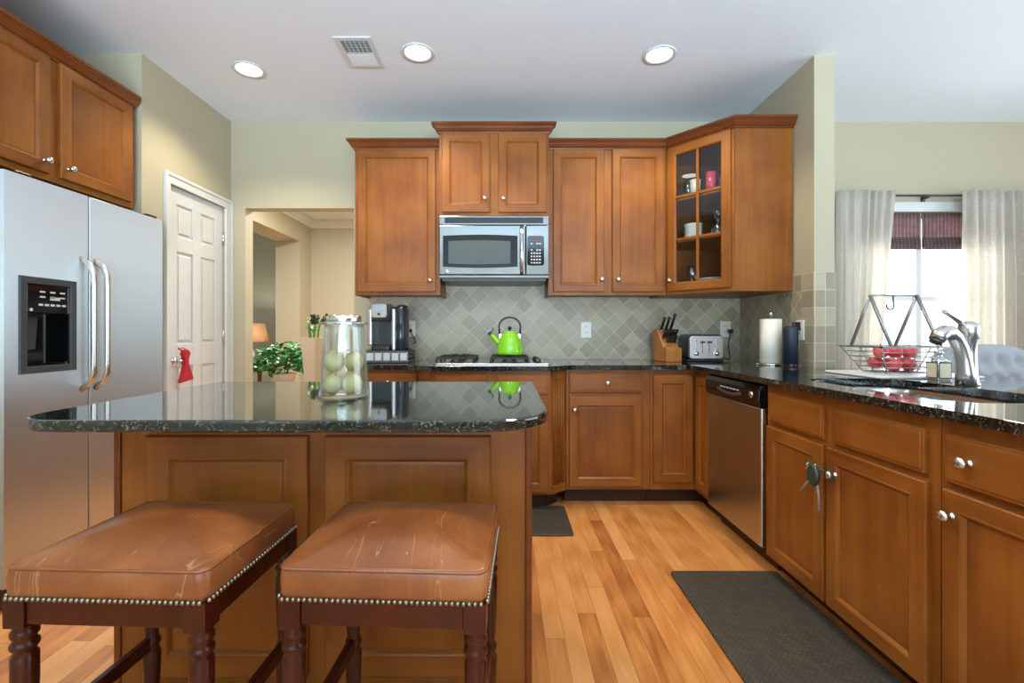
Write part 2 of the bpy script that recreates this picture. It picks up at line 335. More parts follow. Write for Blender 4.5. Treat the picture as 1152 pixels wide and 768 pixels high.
# ------------------------------------------------------------------ mesh builder
class MB:
    def __init__(self): self.bm = bmesh.new(); self.mi = 0
    def _f(self, vs, mi=None, smooth=False):
        try: f = self.bm.faces.new(vs)
        except ValueError: return None
        f.material_index = self.mi if mi is None else mi; f.smooth = smooth; return f
    def box(self, x0, x1, y0, y1, z0, z1, mi=None):
        v = [self.bm.verts.new(p) for p in ((x0,y0,z0),(x1,y0,z0),(x1,y1,z0),(x0,y1,z0),(x0,y0,z1),(x1,y0,z1),(x1,y1,z1),(x0,y1,z1))]
        for q in ((3,2,1,0),(4,5,6,7),(0,1,5,4),(1,2,6,5),(2,3,7,6),(3,0,4,7)): self._f([v[i] for i in q], mi)
        return self
    def prism(self, poly, z0, z1, mi=None, holes=()):
        """vertical prism over an xy polygon, with optional holes"""
        bm = self.bm
        loops = [list(poly)] + [list(h) for h in holes]
        tv = [[bm.verts.new((x, y, z1)) for x, y in l] for l in loops]
        bv = [[bm.verts.new((x, y, z0)) for x, y in l] for l in loops]
        for t, b in zip(tv, bv):
            n = len(t)
            for i in range(n):
                j = (i+1) % n; self._f([b[i], b[j], t[j], t[i]], mi)
        if not holes:
            self._f(tv[0], mi); self._f(list(reversed(bv[0])), mi)
        else:
            for grp in (tv, bv):
                es = []
                for l in grp:
                    for i in range(len(l)):
                        e = bm.edges.get((l[i], l[(i+1) % len(l)])) or bm.edges.new((l[i], l[(i+1) % len(l)])); es.append(e)
                r = bmesh.ops.triangle_fill(bm, use_beauty=True, use_dissolve=False, edges=es)
                for g in r['geom']:
                    if isinstance(g, bmesh.types.BMFace): g.material_index = self.mi if mi is None else mi
        return self
    def extrude_xz(self, poly, y0, y1, mi=None):
        """prism over an xz polygon, extruded along y"""
        a = [self.bm.verts.new((x, y0, z)) for x, z in poly]; b = [self.bm.verts.new((x, y1, z)) for x, z in poly]
        n = len(a)
        for i in range(n): self._f([a[i], a[(i+1) % n], b[(i+1) % n], b[i]], mi)
        self._f(list(reversed(a)), mi); self._f(b, mi); return self
    def extrude_yz(self, poly, x0, x1, mi=None):
        a = [self.bm.verts.new((x0, y, z)) for y, z in poly]; b = [self.bm.verts.new((x1, y, z)) for y, z in poly]
        n = len(a)
        for i in range(n): self._f([a[i], a[(i+1) % n], b[(i+1) % n], b[i]], mi)
        self._f(list(reversed(a)), mi); self._f(b, mi); return self
    def lathe(self, prof, c=(0,0,0), seg=24, axis='z', mi=None, caps=True, smooth=True):
        """prof: (r, h) list along the axis"""
        rings = []
        def pt(r, h, a):
            u, v = r*math.cos(a), r*math.sin(a)
            if axis == 'z': return (c[0]+u, c[1]+v, c[2]+h)
            if axis == 'y': return (c[0]+u, c[1]+h, c[2]+v)
            return (c[0]+h, c[1]+u, c[2]+v)
        for r, h in prof:
            if r < 1e-6: rings.append([self.bm.verts.new(pt(0, h, 0))])
            else: rings.append([self.bm.verts.new(pt(r, h, 2*PI*i/seg)) for i in range(seg)])
        for A, B in zip(rings, rings[1:]):
            if len(A) == 1 and len(B) == 1: continue
            for i in range(seg):
                j = (i+1) % seg
                if len(A) == 1: self._f([A[0], B[i], B[j]], mi, smooth)
                elif len(B) == 1: self._f([A[i], A[j], B[0]], mi, smooth)
                else: self._f([A[i], A[j], B[j], B[i]], mi, smooth)
        if caps:
            if len(rings[0]) > 1: self._f(list(reversed(rings[0])), mi)
            if len(rings[-1]) > 1: self._f(rings[-1], mi)
        return self
    def cyl(self, c, r, h, axis='z', seg=20, mi=None): return self.lathe([(r, 0), (r, h)], c, seg, axis, mi)
    def tube(self, pts, r, seg=8, mi=None, closed=False, rs=None, flat=1.0):
        pts = [Vector(p) for p in pts]; n = len(pts); rings = []
        up = None
        for i, p in enumerate(pts):
            if closed: d = pts[(i+1) % n]-pts[(i-1) % n]
            else: d = pts[min(i+1, n-1)]-pts[max(i-1, 0)]
            d.normalize()
            if up is None:
                up = Vector((0, 0, 1)) if abs(d.z) < 0.9 else Vector((1, 0, 0))
            a = d.cross(up); 
            if a.length < 1e-6: a = d.cross(Vector((0, 1, 0)))
            a.normalize(); b = a.cross(d).normalized(); up = b
            rr = rs[i] if rs else r
            rings.append([self.bm.verts.new(p+a*rr*math.cos(2*PI*k/seg)+b*rr*flat*math.sin(2*PI*k/seg)) for k in range(seg)])
        m = n if closed else n-1
        for i in range(m):
            A, B = rings[i], rings[(i+1) % n]
            for k in range(seg): self._f([A[k], A[(k+1) % seg], B[(k+1) % seg], B[k]], mi, True)
        if not closed: self._f(list(reversed(rings[0])), mi); self._f(rings[-1], mi)
        return self
    def sphere(self, c, r, sx=1, sy=1, sz=1, seg=16, mi=None):
        prof = [(r*math.sin(PI*i/(seg//2)), -r*math.cos(PI*i/(seg//2))) for i in range(seg//2+1)]
        n0 = len(self.bm.verts); self.bm.verts.ensure_lookup_table()
        self.lathe(prof, (0, 0, 0), seg, 'z', mi, False)
        self.bm.verts.ensure_lookup_table()
        for v in list(self.bm.verts)[n0:]: v.co = Vector((v.co.x*sx+c[0], v.co.y*sy+c[1], v.co.z*sz+c[2]))
        return self
    def rings(self, w, h, rr, mis=(0, 1), cap=True, x0=0.0, z0=0.0):
        """nested mitred rectangles in the xz plane; rr = [(inset, y)]; sides get mis[0], top/bottom mis[1]"""
        R = []
        for ins, y in rr:
            R.append([self.bm.verts.new(p) for p in ((x0+ins, y, z0+ins), (x0+w-ins, y, z0+ins), (x0+w-ins, y, z0+h-ins), (x0+ins, y, z0+h-ins))])
        for A, B in zip(R, R[1:]):
            for i in range(4):
                j = (i+1) % 4; self._f([A[i], A[j], B[j], B[i]], mis[1] if i in (0, 2) else mis[0])
        if cap: self._f(R[-1], mis[0])
        return self
    def xf(self, mat):
        bmesh.ops.transform(self.bm, matrix=mat, verts=self.bm.verts); return self
    def build(self, name, mats, parent=None, bevel=0, seg=2, smooth=False, loc=None, rot=None):
        bmesh.ops.recalc_face_normals(self.bm, faces=self.bm.faces)
        me = bpy.data.meshes.new(name); self.bm.to_mesh(me); self.bm.free()
        o = bpy.data.objects.new(name, me); COL.objects.link(o)
        for m in (mats if isinstance(mats, (list, tuple)) else [mats]): me.materials.append(M[m] if isinstance(m, str) else m)
        if smooth:
            for p in me.polygons: p.use_smooth = True
        if parent: o.parent = parent
        if loc: o.location = loc
        if rot: o.rotation_euler = rot
        if bevel:
            b = o.modifiers.new('bevel', 'BEVEL'); b.width = bevel; b.segments = seg; b.limit_method = 'ANGLE'; b.angle_limit = 0.6; b.harden_normals = False
        return o
def thing(name, label, cat, loc=(0, 0, 0), rz=0, group=None):
    o = bpy.data.objects.new(name, None); COL.objects.link(o); o.empty_display_size = 0.05
    o.location = loc; o.rotation_euler = (0, 0, rz); o['label'] = label; o['category'] = cat
    if group: o['group'] = group
    return o
def tag(o, label, cat, group=None):
    o['label'] = label; o['category'] = cat
    if group: o['group'] = group
    return o
def struct(o, label=None, cat=None):
    o['kind'] = 'structure'
    if label: o['label'] = label
    if cat: o['category'] = cat
    return o
def copy_tree(o, parent=None):
    c = o.copy(); COL.objects.link(c)
    if parent: c.parent = parent
    for ch in list(o.children): copy_tree(ch, c)
    return c
def rrect(x0, x1, y0, y1, r, seg=6, corners=(1, 1, 1, 1)):
    """rounded rectangle, corners order: (x0,y0),(x1,y0),(x1,y1),(x0,y1)"""
    P_ = []
    for (cx, cy, a0, on, px, py) in ((x0+r, y0+r, PI, corners[0], x0, y0), (x1-r, y0+r, 1.5*PI, corners[1], x1, y0), (x1-r, y1-r, 0, corners[2], x1, y1), (x0+r, y1-r, 0.5*PI, corners[3], x0, y1)):
        if on:
            for i in range(seg+1):
                a = a0+0.5*PI*i/seg; P_.append((cx+r*math.cos(a), cy+r*math.sin(a)))
        else: P_.append((px, py))
    return P_

# ------------------------------------------------------------------ the room
m = MB(); m.box(-6, 5.3, -3.3, 9, -0.08, 0); struct(m.build('floor', 'floor'))
m = MB(); m.box(-6, 5.3, -3.3, 9, CEIL, CEIL+0.1); struct(m.build('ceiling', 'ceil'))
OX0, OX1, OZ = -2.043, -1.189, 2.10       # doorway in the back wall
WN = (2.70, 3.83, 0.72, 2.07)             # window hole
m = MB()
m.box(LX-0.12, OX0, WY, WY+0.11, 0, CEIL); m.box(OX0, OX1, WY, WY+0.11, OZ, CEIL); m.box(OX1, WN[0], WY, WY+0.11, 0, CEIL)
m.box(WN[0], WN[1], WY, WY+0.11, 0, WN[2]); m.box(WN[0], WN[1], WY, WY+0.11, WN[3], CEIL); m.box(WN[1], 5.2, WY, WY+0.11, 0, CEIL)
struct(m.build('wall_back', 'paint'))
DY0, DY1, DZ = 2.975, 3.578, 2.085        # pantry door opening in the left wall
m = MB(); m.box(LX-0.12, LX, 2.762, DY0, 0, CEIL); m.box(LX-0.12, LX, DY1, WY, 0, CEIL); m.box(LX-0.12, LX, DY0, DY1, DZ, CEIL)
struct(m.build('wall_left', 'paint'))
m = MB(); m.box(-2.95, LX-0.12, 2.762, 2.88, 0, CEIL); m.box(-2.95, -2.85, 1.72, 2.762, 0, CEIL); m.box(-2.85, -2.12, 1.72, 1.835, 0, CEIL)
struct(m.build('wall_alcove', 'paint'))
m = MB(); m.box(-2.24, -2.12, -3.2, 1.72, 0, CEIL); struct(m.build('wall_left_near', 'paint'))
m = MB(); m.box(WX, WX+0.122, 2.784, WY, 0, CEIL); struct(m.build('wall_right', 'paint'))
m = MB(); m.box(WX+0.005, WX+0.122, 0.78, 2.783, 0, 0.883); struct(m.build('wall_peninsula', 'paint'))
m = MB(); m.box(-2.3, 5.2, -3.3, -3.2, 0, 0.55); m.box(-2.3, 5.2, -3.3, -3.2, 1.9, CEIL); m.box(-2.3, -1.72, -3.3, -3.2, 0.55, 1.9); m.box(2.12, 5.2, -3.3, -3.2, 0.55, 1.9)
struct(m.build('wall_rear', 'paint'))
m = MB(); m.box(5.1, 5.2, -3.2, -0.9, 0, CEIL); m.box(5.1, 5.2, 2.9, WY, 0, CEIL); m.box(5.1, 5.2, -0.9, 2.9, 2.55, CEIL); m.box(5.1, 5.2, -0.9, 2.9, 0, 0.3)
struct(m.build('wall_far_right', 'paint'))
# hall and den seen through the doorway
m = MB(); m.box(-3.217, -2.88, 3.77, 6.9, 2.404, CEIL); m.box(-3.217, -2.88, 6.52, 6.9, 0, 2.404); m.box(-3.217, LX-0.12, 3.66, 3.77, 0, CEIL)
struct(m.build('wall_hall_left', 'paint'))
m = MB(); m.box(-3.217, -0.9, 6.9, 7.0, 0, CEIL); m.box(-1.0, -0.9, 3.77, 6.9, 0, CEIL); struct(m.build('wall_hall_back', 'paint'))
m = MB(); m.box(-5.6, -3.217, 7.6, 7.7, 0, CEIL); m.box(-5.7, -5.6, 3.7, 7.7, 0, CEIL); m.box(-5.6, -3.217, 3.6, 3.7, 0, CEIL); m.box(-3.217, -3.12, 7.0, 7.6, 0, CEIL)
struct(m.build('wall_den', 'paintgreen'))

CROWN = [(0, 0), (0.008, 0), (0.010, 0.010), (0.018, 0.014), (0.028, 0.028), (0.034, 0.040), (0.040, 0.043), (0.040, 0.049), (0.048, 0.052), (0.048, 0.066), (0, 0.066)]
def sweep(mb, path, prof, z, scale=1.0, mi=None):
    """profile swept along an xy path with mitred corners; profile's first value goes to the right of travel"""
    pts = [Vector((x, y)) for x, y in path]; n = len(pts); R = []
    for i, p in enumerate(pts):
        d0 = (pts[i]-pts[i-1]).normalized() if i > 0 else (pts[1]-pts[0]).normalized()
        d1 = (pts[i+1]-pts[i]).normalized() if i < n-1 else d0
        n0 = Vector((d0.y, -d0.x)); n1 = Vector((d1.y, -d1.x)); k = (n0+n1).normalized(); k = k/max(0.3, k.dot(n0))
        R.append([mb.bm.verts.new((p.x+k.x*o*scale, p.y+k.y*o*scale, z+u*scale)) for o, u in prof])
    for A, B in zip(R, R[1:]):
        for i in range(len(prof)):
            j = (i+1) % len(prof); mb._f([A[i], A[j], B[j], B[i]], mi)
    mb._f(R[0], mi); mb._f(list(reversed(R[-1])), mi)
m = MB(); WCR = [(0, 0), (0.012, 0), (0.02, 0.02), (0.06, 0.055), (0.085, 0.085), (0.10, 0.09), (0.10, 0.11), (0, 0.11)]
sweep(m, [(-2.88, 3.78), (-2.88, 6.9), (-1.0, 6.9)], WCR, CEIL-0.111)
struct(m.build('trim_1', 'white'), 'white crown moulding along the hall ceiling', 'moulding')
# backsplash tile
m = MB(); m.box(-1.087, WX-0.001, WY-0.008, WY-0.0005, 0.9155, 1.52); struct(m.build('trim_2', 'tile_x'), 'diagonal stone tile backsplash on the back wall', 'backsplash')
m = MB(); m.box(WX-0.008, WX-0.0005, 2.89, WY-0.009, 0.9155, 1.38); m.box(WX-0.008, WX-0.0005, 2.785, 2.99, 1.38, 1.486, 1); m.box(WX-0.008, WX-0.0005, 2.785, 2.89, 0.9155, 1.38, 1)
struct(m.build('trim_3', ['tile_y', 'tile_sq_y']), 'stone tile on the side of the wing wall', 'backsplash')
m = MB(); m.box(WX-0.008, WX+0.122, 2.776, 2.7835, 0.9155, 1.486); struct(m.build('trim_4', 'tile_sq_x'), 'stone tile wrapping the end of the wing wall', 'backsplash')

# pantry door with casing
m = MB()
CS = [(0.0, 0.0), (0.018, 0.0), (0.018, 0.075), (0.010, 0.082), (0, 0.085)]
def casing_y(mb, y0, y1): mb.box(LX+0.0005, LX+0.016, y0, y1, 0, DZ+0.06); mb.box(LX+0.016, LX+0.022, y0+0.012 if y0 < 3.2 else y0+0.03, y1-0.03 if y0 < 3.2 else y1-0.012, 0, DZ+0.05)
m.box(LX+0.0005, LX+0.017, 2.934, DY0+0.006, 0, DZ+0.062); m.box(LX+0.017, LX+0.024, 2.934, 2.952, 0, DZ+0.062)
m.box(LX+0.0005, LX+0.017, DY1-0.006, WY-0.002, 0, DZ+0.062); m.box(LX+0.017, LX+0.024, WY-0.024, WY-0.002, 0, DZ+0.062)
m.box(LX+0.0005, LX+0.017, DY0+0.006, DY1-0.006, DZ-0.006, DZ+0.062); m.box(LX+0.017, LX+0.024, 2.952, WY-0.024, DZ+0.042, DZ+0.062)
struct(m.build('trim_5', 'white', bevel=0.003), 'white casing around the pantry door', 'trim')
dm = MB(); xf = LX-0.012
dm.box(xf-0.036, xf-0.010, DY0+0.004, DY1-0.004, 0.012, DZ-0.004)
W_ = DY1-DY0-0.008; y0 = DY0+0.004; st = 0.095; mid = 0.085
ya, yb, yc, yd = y0+st, y0+(W_-mid)/2, y0+(W_+mid)/2, y0+W_-st
rows = [(0.012, 0.20), (0.90, 1.05), (1.66, 1.76), (1.97, DZ-0.004)]
for a, b_ in ((y0, ya), (yb, yc), (yd, y0+W_)): dm.box(xf-0.010, xf, a, b_, 0.012, DZ-0.004)
for z0, z1 in rows: dm.box(xf-0.010, xf, ya, yb, z0, z1); dm.box(xf-0.010, xf, yc, yd, z0, z1)
for (a, b_) in ((ya, yb), (yc, yd)):
    for z0, z1 in ((0.20, 0.90), (1.05, 1.66), (1.76, 1.97)):
        dm.box(xf-0.010, xf-0.003, a+0.022, b_-0.022, z0+0.022, z1-0.022)
door1 = struct(dm.build('door_1', 'white', bevel=0.004), 'white six panel pantry door in the left wall', 'door')
k = MB(); k.lathe([(0.03, 0), (0.03, 0.006), (0.012, 0.008), (0.012, 0.03), (0.028, 0.04), (0.03, 0.055), (0.02, 0.066), (0, 0.068)], (xf, DY0+0.075, 1.0-0.06), 20, 'x'); k.build('door_knob', 'chrome', door1)
for z in (1.84, 1.10, 0.28):
    h = MB(); h.box(xf-0.001, xf+0.006, DY1-0.018, DY1-0.002, z-0.05, z+0.05); h.cyl((xf+0.006, DY1-0.008, z-0.05), 0.006, 0.1, 'z', 10); h.build('hinge', 'nickel', door1)
# red cloth ornament hanging on the door knob
t = thing('hanging_ornament', 'red cloth dress-shaped ornament hanging from the pantry door knob', 'ornament', (xf+0.075, DY0+0.072, 0.80))
m = MB(); poly = [(-0.075, 0.0), (0.085, 0.015), (0.055, 0.075), (0.028, 0.125), (0.03, 0.16), (0.05, 0.19), (0.02, 0.215), (-0.03, 0.215), (-0.05, 0.185), (-0.02, 0.15), (-0.022, 0.12), (-0.045, 0.06)]
m.extrude_yz([(a*0.8, b_) for a, b_ in poly], -0.012, 0.012); m.build('dress', 'red', t, bevel=0.006, seg=3)
m = MB(); m.tube([(0, -0.03, 0.205), (-0.03, -0.02, 0.225), (-0.045, 0, 0.215), (-0.03, 0.02, 0.225), (0, 0.03, 0.205)], 0.004, 6); m.build('loop', 'red', t)
# breakfast window
x0, x1, z0, z1 = WN
m = MB(); y = WY
def frame(mb, a, b_, c, d, w, ya, yb):
    mb.box(a, a+w, ya, yb, c, d); mb.box(b_-w, b_, ya, yb, c, d); mb.box(a+w, b_-w, ya, yb, c, c+w); mb.box(a+w, b_-w, ya, yb, d-w, d)
frame(m, x0, x1, z0, z1, 0.045, y+0.03, y+0.10); m.box((x0+x1)/2-0.022, (x0+x1)/2+0.022, y+0.03, y+0.10, z0+0.045, z1-0.045)
for a, b_ in ((x0+0.045, (x0+x1)/2-0.022), ((x0+x1)/2+0.022, x1-0.045)): m.box(a, b_, y+0.05, y+0.085, (z0+z1)/2-0.02, (z0+z1)/2+0.02)
win = struct(m.build('window_1', 'white', bevel=0.003), 'white double window of the breakfast area', 'window')
m = MB(); m.box(x0+0.04, x1-0.04, y+0.064, y+0.068, z0+0.04, z1-0.04); m.build('glass_pane', 'pane', win)
m = MB(); frame(m, x0-0.075, x1+0.075, z0-0.075, z1+0.075, 0.075, y-0.018, y-0.0005); m.box(x0-0.09, x1+0.09, y-0.045, y-0.0005, z0-0.02, z0); m.build('casing', 'white', win, bevel=0.003)

# bamboo shades
for i, (a, b_, lb) in enumerate(((x0+0.02, (x0+x1)/2-0.012, 'woven dark bamboo roman shade on the left half of the window'), ((x0+x1)/2+0.012, x1-0.02, 'woven dark bamboo roman shade on the right half of the window'))):
    t = thing('bamboo_shade', lb, 'window shade', ((a+b_)/2, y+0.012, 1.78), 0, 'bamboo shades in the breakfast window'); w = (b_-a)/2
    m = MB(); m.box(-w, w, -0.008, 0.004, 0.06, 0.285); m.build('shade_cloth', 'bamboo', t)
    m = MB()
    for q in range(4): m.box(-w, w, -0.020+0.003*q, 0.006, 0.012*q, 0.012*q+0.055)
    m.build('folded_hem', 'bamboo', t, bevel=0.004)
# curtain rod
t = thing('curtain_rod', 'thin black curtain rod above the breakfast window', 'curtain rod', (3.3, WY-0.052, 2.185))
m = MB(); m.cyl((-0.72, 0, 0), 0.008, 1.72, 'x', 12); m.build('rod', 'darkmetal', t)
for xx in (-0.035, -0.66, 0.95):
    m = MB(); m.box(xx-0.012, xx+0.012, -0.008, 0.051, -0.02, -0.008); m.box(xx-0.012, xx+0.012, 0.037, 0.051, -0.055, 0.01); m.build('bracket', 'darkmetal', t)
def curtain(xa, xb, seed, nw, amp, label, narrow):
    rnd = random.Random(seed); NU, NV = nw*14, 16; ztop, zb = 2.205, 0.003
    ph = [rnd.uniform(-0.5, 0.5) for _ in range(nw+1)]
    bm_ = MB(); G = []
    for j in range(NV+1):
        v = j/NV; z = ztop+(zb-ztop)*v; row = []
        for i in range(NU+1):
            u = i/NU; wv = math.sin(2*PI*nw*(u+0.035*math.sin(7.3*u+seed)+0.018*math.sin(19*u+2*seed))+0.6*v*math.sin(5*u+seed))*(0.72+0.28*math.sin(11*u+seed*1.7))+0.18*math.sin(2*PI*nw*2.3*u+seed)
            a = amp*(0.35+0.65*min(1, v*2.5+0.35))
            xx = xa+(xb-xa)*u
            xx += narrow*u*min(1, v*1.6)
            yy = WY-0.112+a*wv+0.008*math.sin(9*u+seed+2*v)
            row.append(bm_.bm.verts.new((xx, yy, z)))
        G.append(row)
    for j in range(NV):
        for i in range(NU): bm_._f([G[j][i], G[j][i+1], G[j+1][i+1], G[j+1][i]], None, True)
    o = bm_.build('curtain', 'curtain'); s = o.modifiers.new('solid', 'SOLIDIFY'); s.thickness = 0.002
    return tag(o, label, 'curtain', 'linen curtains at the breakfast window')
curtain(2.53, 2.97, 1, 6, 0.028, 'pale linen curtain panel at left of the window beside the wing wall', -0.12)
curtain(3.46, 4.15, 4, 8, 0.034, 'wide pale linen curtain panel at right of the window behind the faucet', 0.0)

# ------------------------------------------------------------------ ceiling fittings
def downlight(x, y, label, power=57):
    t = thing('recessed_light', label, 'ceiling light', (x, y, CEIL), 0, 'recessed ceiling lights')
    m = MB(); m.lathe([(0.073, -0.001), (0.078, -0.006), (0.095, -0.007), (0.098, -0.001)], (0, 0, 0), 32, 'z', None, False); m.build('trim_ring', 'white', t)
    m = MB(); m.lathe([(0, -0.003), (0.074, -0.003)], (0, 0, 0), 32, 'z', None, False); m.build('lens', 'lens', t)
    l = bpy.data.lights.new('downlight', 'SPOT'); l.energy = power; l.spot_size = math.radians(128); l.spot_blend = 0.55; l.color = (1.0, 0.85, 0.60); l.shadow_soft_size = 0.06
    o = bpy.data.objects.new('downlight', l); COL.objects.link(o); o.location = (x, y, CEIL-0.02); return t
downlight(-1.613, 2.93, 'recessed ceiling light near the left wall above the pantry door')
downlight(-0.519, 2.753, 'recessed ceiling light beside the ceiling vent')
downlight(0.914, 2.775, 'recessed ceiling light in front of the glass corner cabinet')
downlight(-0.55, 1.05, 'recessed ceiling light above the island stools', 52)
downlight(0.85, 1.05, 'recessed ceiling light above the floor mat by the sink', 52)
t = thing('ceiling_vent', 'white rectangular ceiling air vent with half its louvres dark', 'vent', (-0.86, 2.75, CEIL))
m = MB(); frame(m, 0, 0, 0, 0, 0, 0, 0) if False else None
m.box(-0.106, 0.106, -0.148, -0.120, -0.008, -0.0005); m.box(-0.106, 0.106, 0.120, 0.148, -0.008, -0.0005); m.box(-0.106, -0.078, -0.12, 0.12, -0.008, -0.0005); m.box(0.078, 0.106, -0.12, 0.12, -0.008, -0.0005)
m.box(-0.078, 0.078, -0.004, 0.004, -0.008, -0.0005); m.build('frame', 'white', t, bevel=0.002)
m = MB(); m.box(-0.078, 0.078, -0.12, 0.12, -0.002, -0.0006); m.build('duct_opening', 'greygasket', t)
for q in range(9):
    yy = -0.114+q*0.0125
    m = MB(); m.extrude_yz([(yy, -0.002), (yy+0.002, -0.002), (yy-0.005, -0.010), (yy-0.007, -0.010)], -0.078, 0.078); m.build('louvre', 'white', t)
for q in range(5):
    xx = -0.052+q*0.026
    m = MB(); m.box(xx-0.002, xx+0.002, -0.118, -0.006, -0.008, -0.002); m.build('divider', 'white', t)
for q in range(9):
    yy = 0.010+q*0.0125
    m = MB(); m.extrude_yz([(yy-0.002, -0.003), (yy, -0.002), (yy+0.011, -0.009), (yy+0.010, -0.010)], -0.078, 0.078); m.build('louvre', 'white', t)

# ------------------------------------------------------------------ cabinets
def knob(parent, x, y, z, r=0.0165):
    """round brushed knob standing out of a front towards -y"""
    m = MB(); m.lathe([(0.0105, 0), (0.0105, -0.003), (0.006, -0.006), (0.0055, -0.014), (0.010, -0.017), (r, -0.024), (r, -0.029), (0.011, -0.035), (0, -0.037)], (x, y, z), 18, 'y'); return m.build('knob', 'nickel', parent)
def door(parent, x0, x1, z0, z1, y=0.0, kn=None, name='door', fw=0.058, t=0.019, glassy=False, panelname='panel'):
    w, h = x1-x0, z1-z0
    m = MB()
    m.rings(w, h, [(0, 0.0), (0, -t+0.004), (0.004, -t), (fw-0.010, -t), (fw-0.006, -t-0.0015), (fw-0.001, -t+0.001), (fw+0.003, -t+0.006), (fw+0.006, -t+0.010), (fw+0.006, 0.0 if glassy else -t+0.012)], (0, 1), False)
    d = m.build(name, ['cab', 'cabx'], parent, loc=(x0, y, z0))
    if not glassy:
        m = MB(); m.rings(w, h, [(fw+0.004, -t+0.016), (fw+0.005, -t+0.0105), (fw+0.014, -t+0.009)], (0, 0), True)
        m.build(panelname, 'cab', d)
    if kn: knob(d, kn[0]-x0, -t, kn[1]-z0)
    return d
def drawer(parent, x0, x1, z0, z1, y=0.0, kn=None, name='drawer', t=0.019):
    w, h = x1-x0, z1-z0
    m = MB(); m.rings(w, h, [(0, 0.0), (0, -t+0.006), (0.003, -t+0.003), (0.009, -t+0.003), (0.012, -t), (0.016, -t)], (1, 1), True)
    d = m.build(name, ['cab', 'cabx'], parent, loc=(x0, y, z0))
    if kn: knob(d, kn[0]-x0, -t, kn[1]-z0)
    return d

UZ0, UZ1 = 1.391, 2.442
FY = 3.335
# upper left cabinet
def upper(label, X0, X1, fy, z0, z1, doors, path, name='wall_cabinet'):
    t = thing(name, label, 'cabinet', (X0, fy, z0)); w = X1-X0; d = WY-0.0005-fy
    m = MB(); m.box(0, w, 0.02, d, 0.012, z1-z0); m.box(0, 0.02, 0.02, d, 0, 0.012); m.box(w-0.02, w, 0.02, d, 0, 0.012)
    m.build('carcass', 'cab', t)
    m = MB(); m.box(0, w, 0, 0.02, 0, z1-z0); m.build('face_frame', 'cab', t, bevel=0.002)
    for (a, b_, c, dd, kx, kz) in doors: door(t, a-X0, b_-X0, c-z0, dd-z0, 0, (kx-X0, kz-z0))
    m = MB(); sweep(m, [(x-X0, y-fy) for x, y in path], CROWN, z1-z0-0.012); m.build('crown_moulding', 'moulding', t)
    return t
def PX(px, Y): return (px-569)*Y/525
def PZ(py, Y): return 1.125-(py-374)*Y/525
DF = FY-0.019
upper('wide single door maple wall cabinet left of the microwave', -1.078, -0.467, FY, UZ0, UZ1,
      [(PX(402, DF), PX(490, DF), 1.415, 2.428, PX(484.5, DF), PZ(315.5, DF))], [(-1.078, WY-0.001), (-1.078, FY), (-0.468, FY)])
BF = 3.25; BD = BF-0.019
upper('raised two door maple wall cabinet above the microwave', -0.464, 0.300, BF, 1.938, 2.522,
      [(PX(497, BD), PX(551, BD), PZ(238.5, BD), 2.508, PX(545.5, BD), PZ(223.5, BD)), (PX(560.5, BD), PX(615, BD), PZ(238.5, BD), 2.508, PX(566, BD), PZ(224, BD))],
      [(-0.464, FY-0.06), (-0.464, BF), (0.300, BF), (0.300, FY-0.06)])
upper('two door maple wall cabinet between the microwave and the glass corner cabinet', 0.304, 1.143, FY, UZ0, UZ1,
      [(PX(622.5, DF), PX(680, DF), 1.415, 2.428, PX(676.7, DF), PZ(314.5, DF)), (PX(689, DF), PX(747.3, DF), 1.415, 2.428, PX(695, DF), PZ(314.5, DF))],
      [(0.304, FY), (1.143, FY)])
# over-fridge cabinet, facing +x
FX = -2.187
t = thing('fridge_cabinet', 'two door maple cabinet above the stainless refrigerator', 'cabinet', (FX, 1.80, 1.85), PI/2)
m = MB(); m.box(0, 0.94, 0.02, 0.655, 0, 0.60); m.build('carcass', 'cab', t)
m = MB(); m.box(0, 0.94, 0, 0.02, 0, 0.60); m.build('face_frame', 'cab', t, bevel=0.002)
door(t, 0.015, 0.425, 0.03, 0.59, 0, (0.393, 0.085)); door(t, 0.477, 0.915, 0.03, 0.59, 0, (0.515, 0.085))
m = MB(); sweep(m, [(0.0, 0.0), (0.94, 0.0)], CROWN, 0.588); m.build('crown_moulding', 'moulding', t)

# corner cabinet with the glass door
A_ = Vector((1.147, FY)); B_ = Vector((1.459, 2.98)); dv = (B_-A_); DW = dv.length; ang = math.atan2(dv.y, dv.x)
cc = thing('corner_cabinet', 'corner maple wall cabinet with glass door and dishes inside', 'cabinet', (A_.x, A_.y, UZ0))
def loc(p): return (p[0]-A_.x, p[1]-A_.y)
foot = [A_, B_, (WX-0.009, 2.98), (WX-0.009, WY-0.009), (1.147, WY-0.009)]
H_ = UZ1-UZ0
m = MB()
ins = [loc(p) for p in [(A_.x+0.002, A_.y+0.014), (B_.x+0.006, 2.9965), (WX-0.009, 2.9965), (WX-0.009, WY-0.009), (1.149, WY-0.009)]]
m.prism(ins, 0, 0.02); m.prism(ins, H_-0.02, H_)
m.prism([loc(p) for p in [(1.147, WY-0.02), (WX-0.009, WY-0.02), (WX-0.009, WY-0.009), (1.147, WY-0.009)]], 0.02, H_-0.02)
m.prism([loc(p) for p in [(WX-0.02, 2.995), (WX-0.009, 2.995), (WX-0.009, WY-0.02), (WX-0.02, WY-0.02)]], 0.02, H_-0.02)
m.prism([loc(p) for p in [(1.147, FY+0.005), (1.16, FY+0.005), (1.16, WY-0.02), (1.147, WY-0.02)]], 0.02, H_-0.02)
m.build('carcass', 'cab', cc)
m = MB(); m.prism([loc(p) for p in [(B_.x+0.004, 2.98), (WX-0.009, 2.98), (WX-0.009, 2.995), (B_.x+0.004, 2.995)]], 0.0, H_); m.build('side_panel', 'cab', cc)
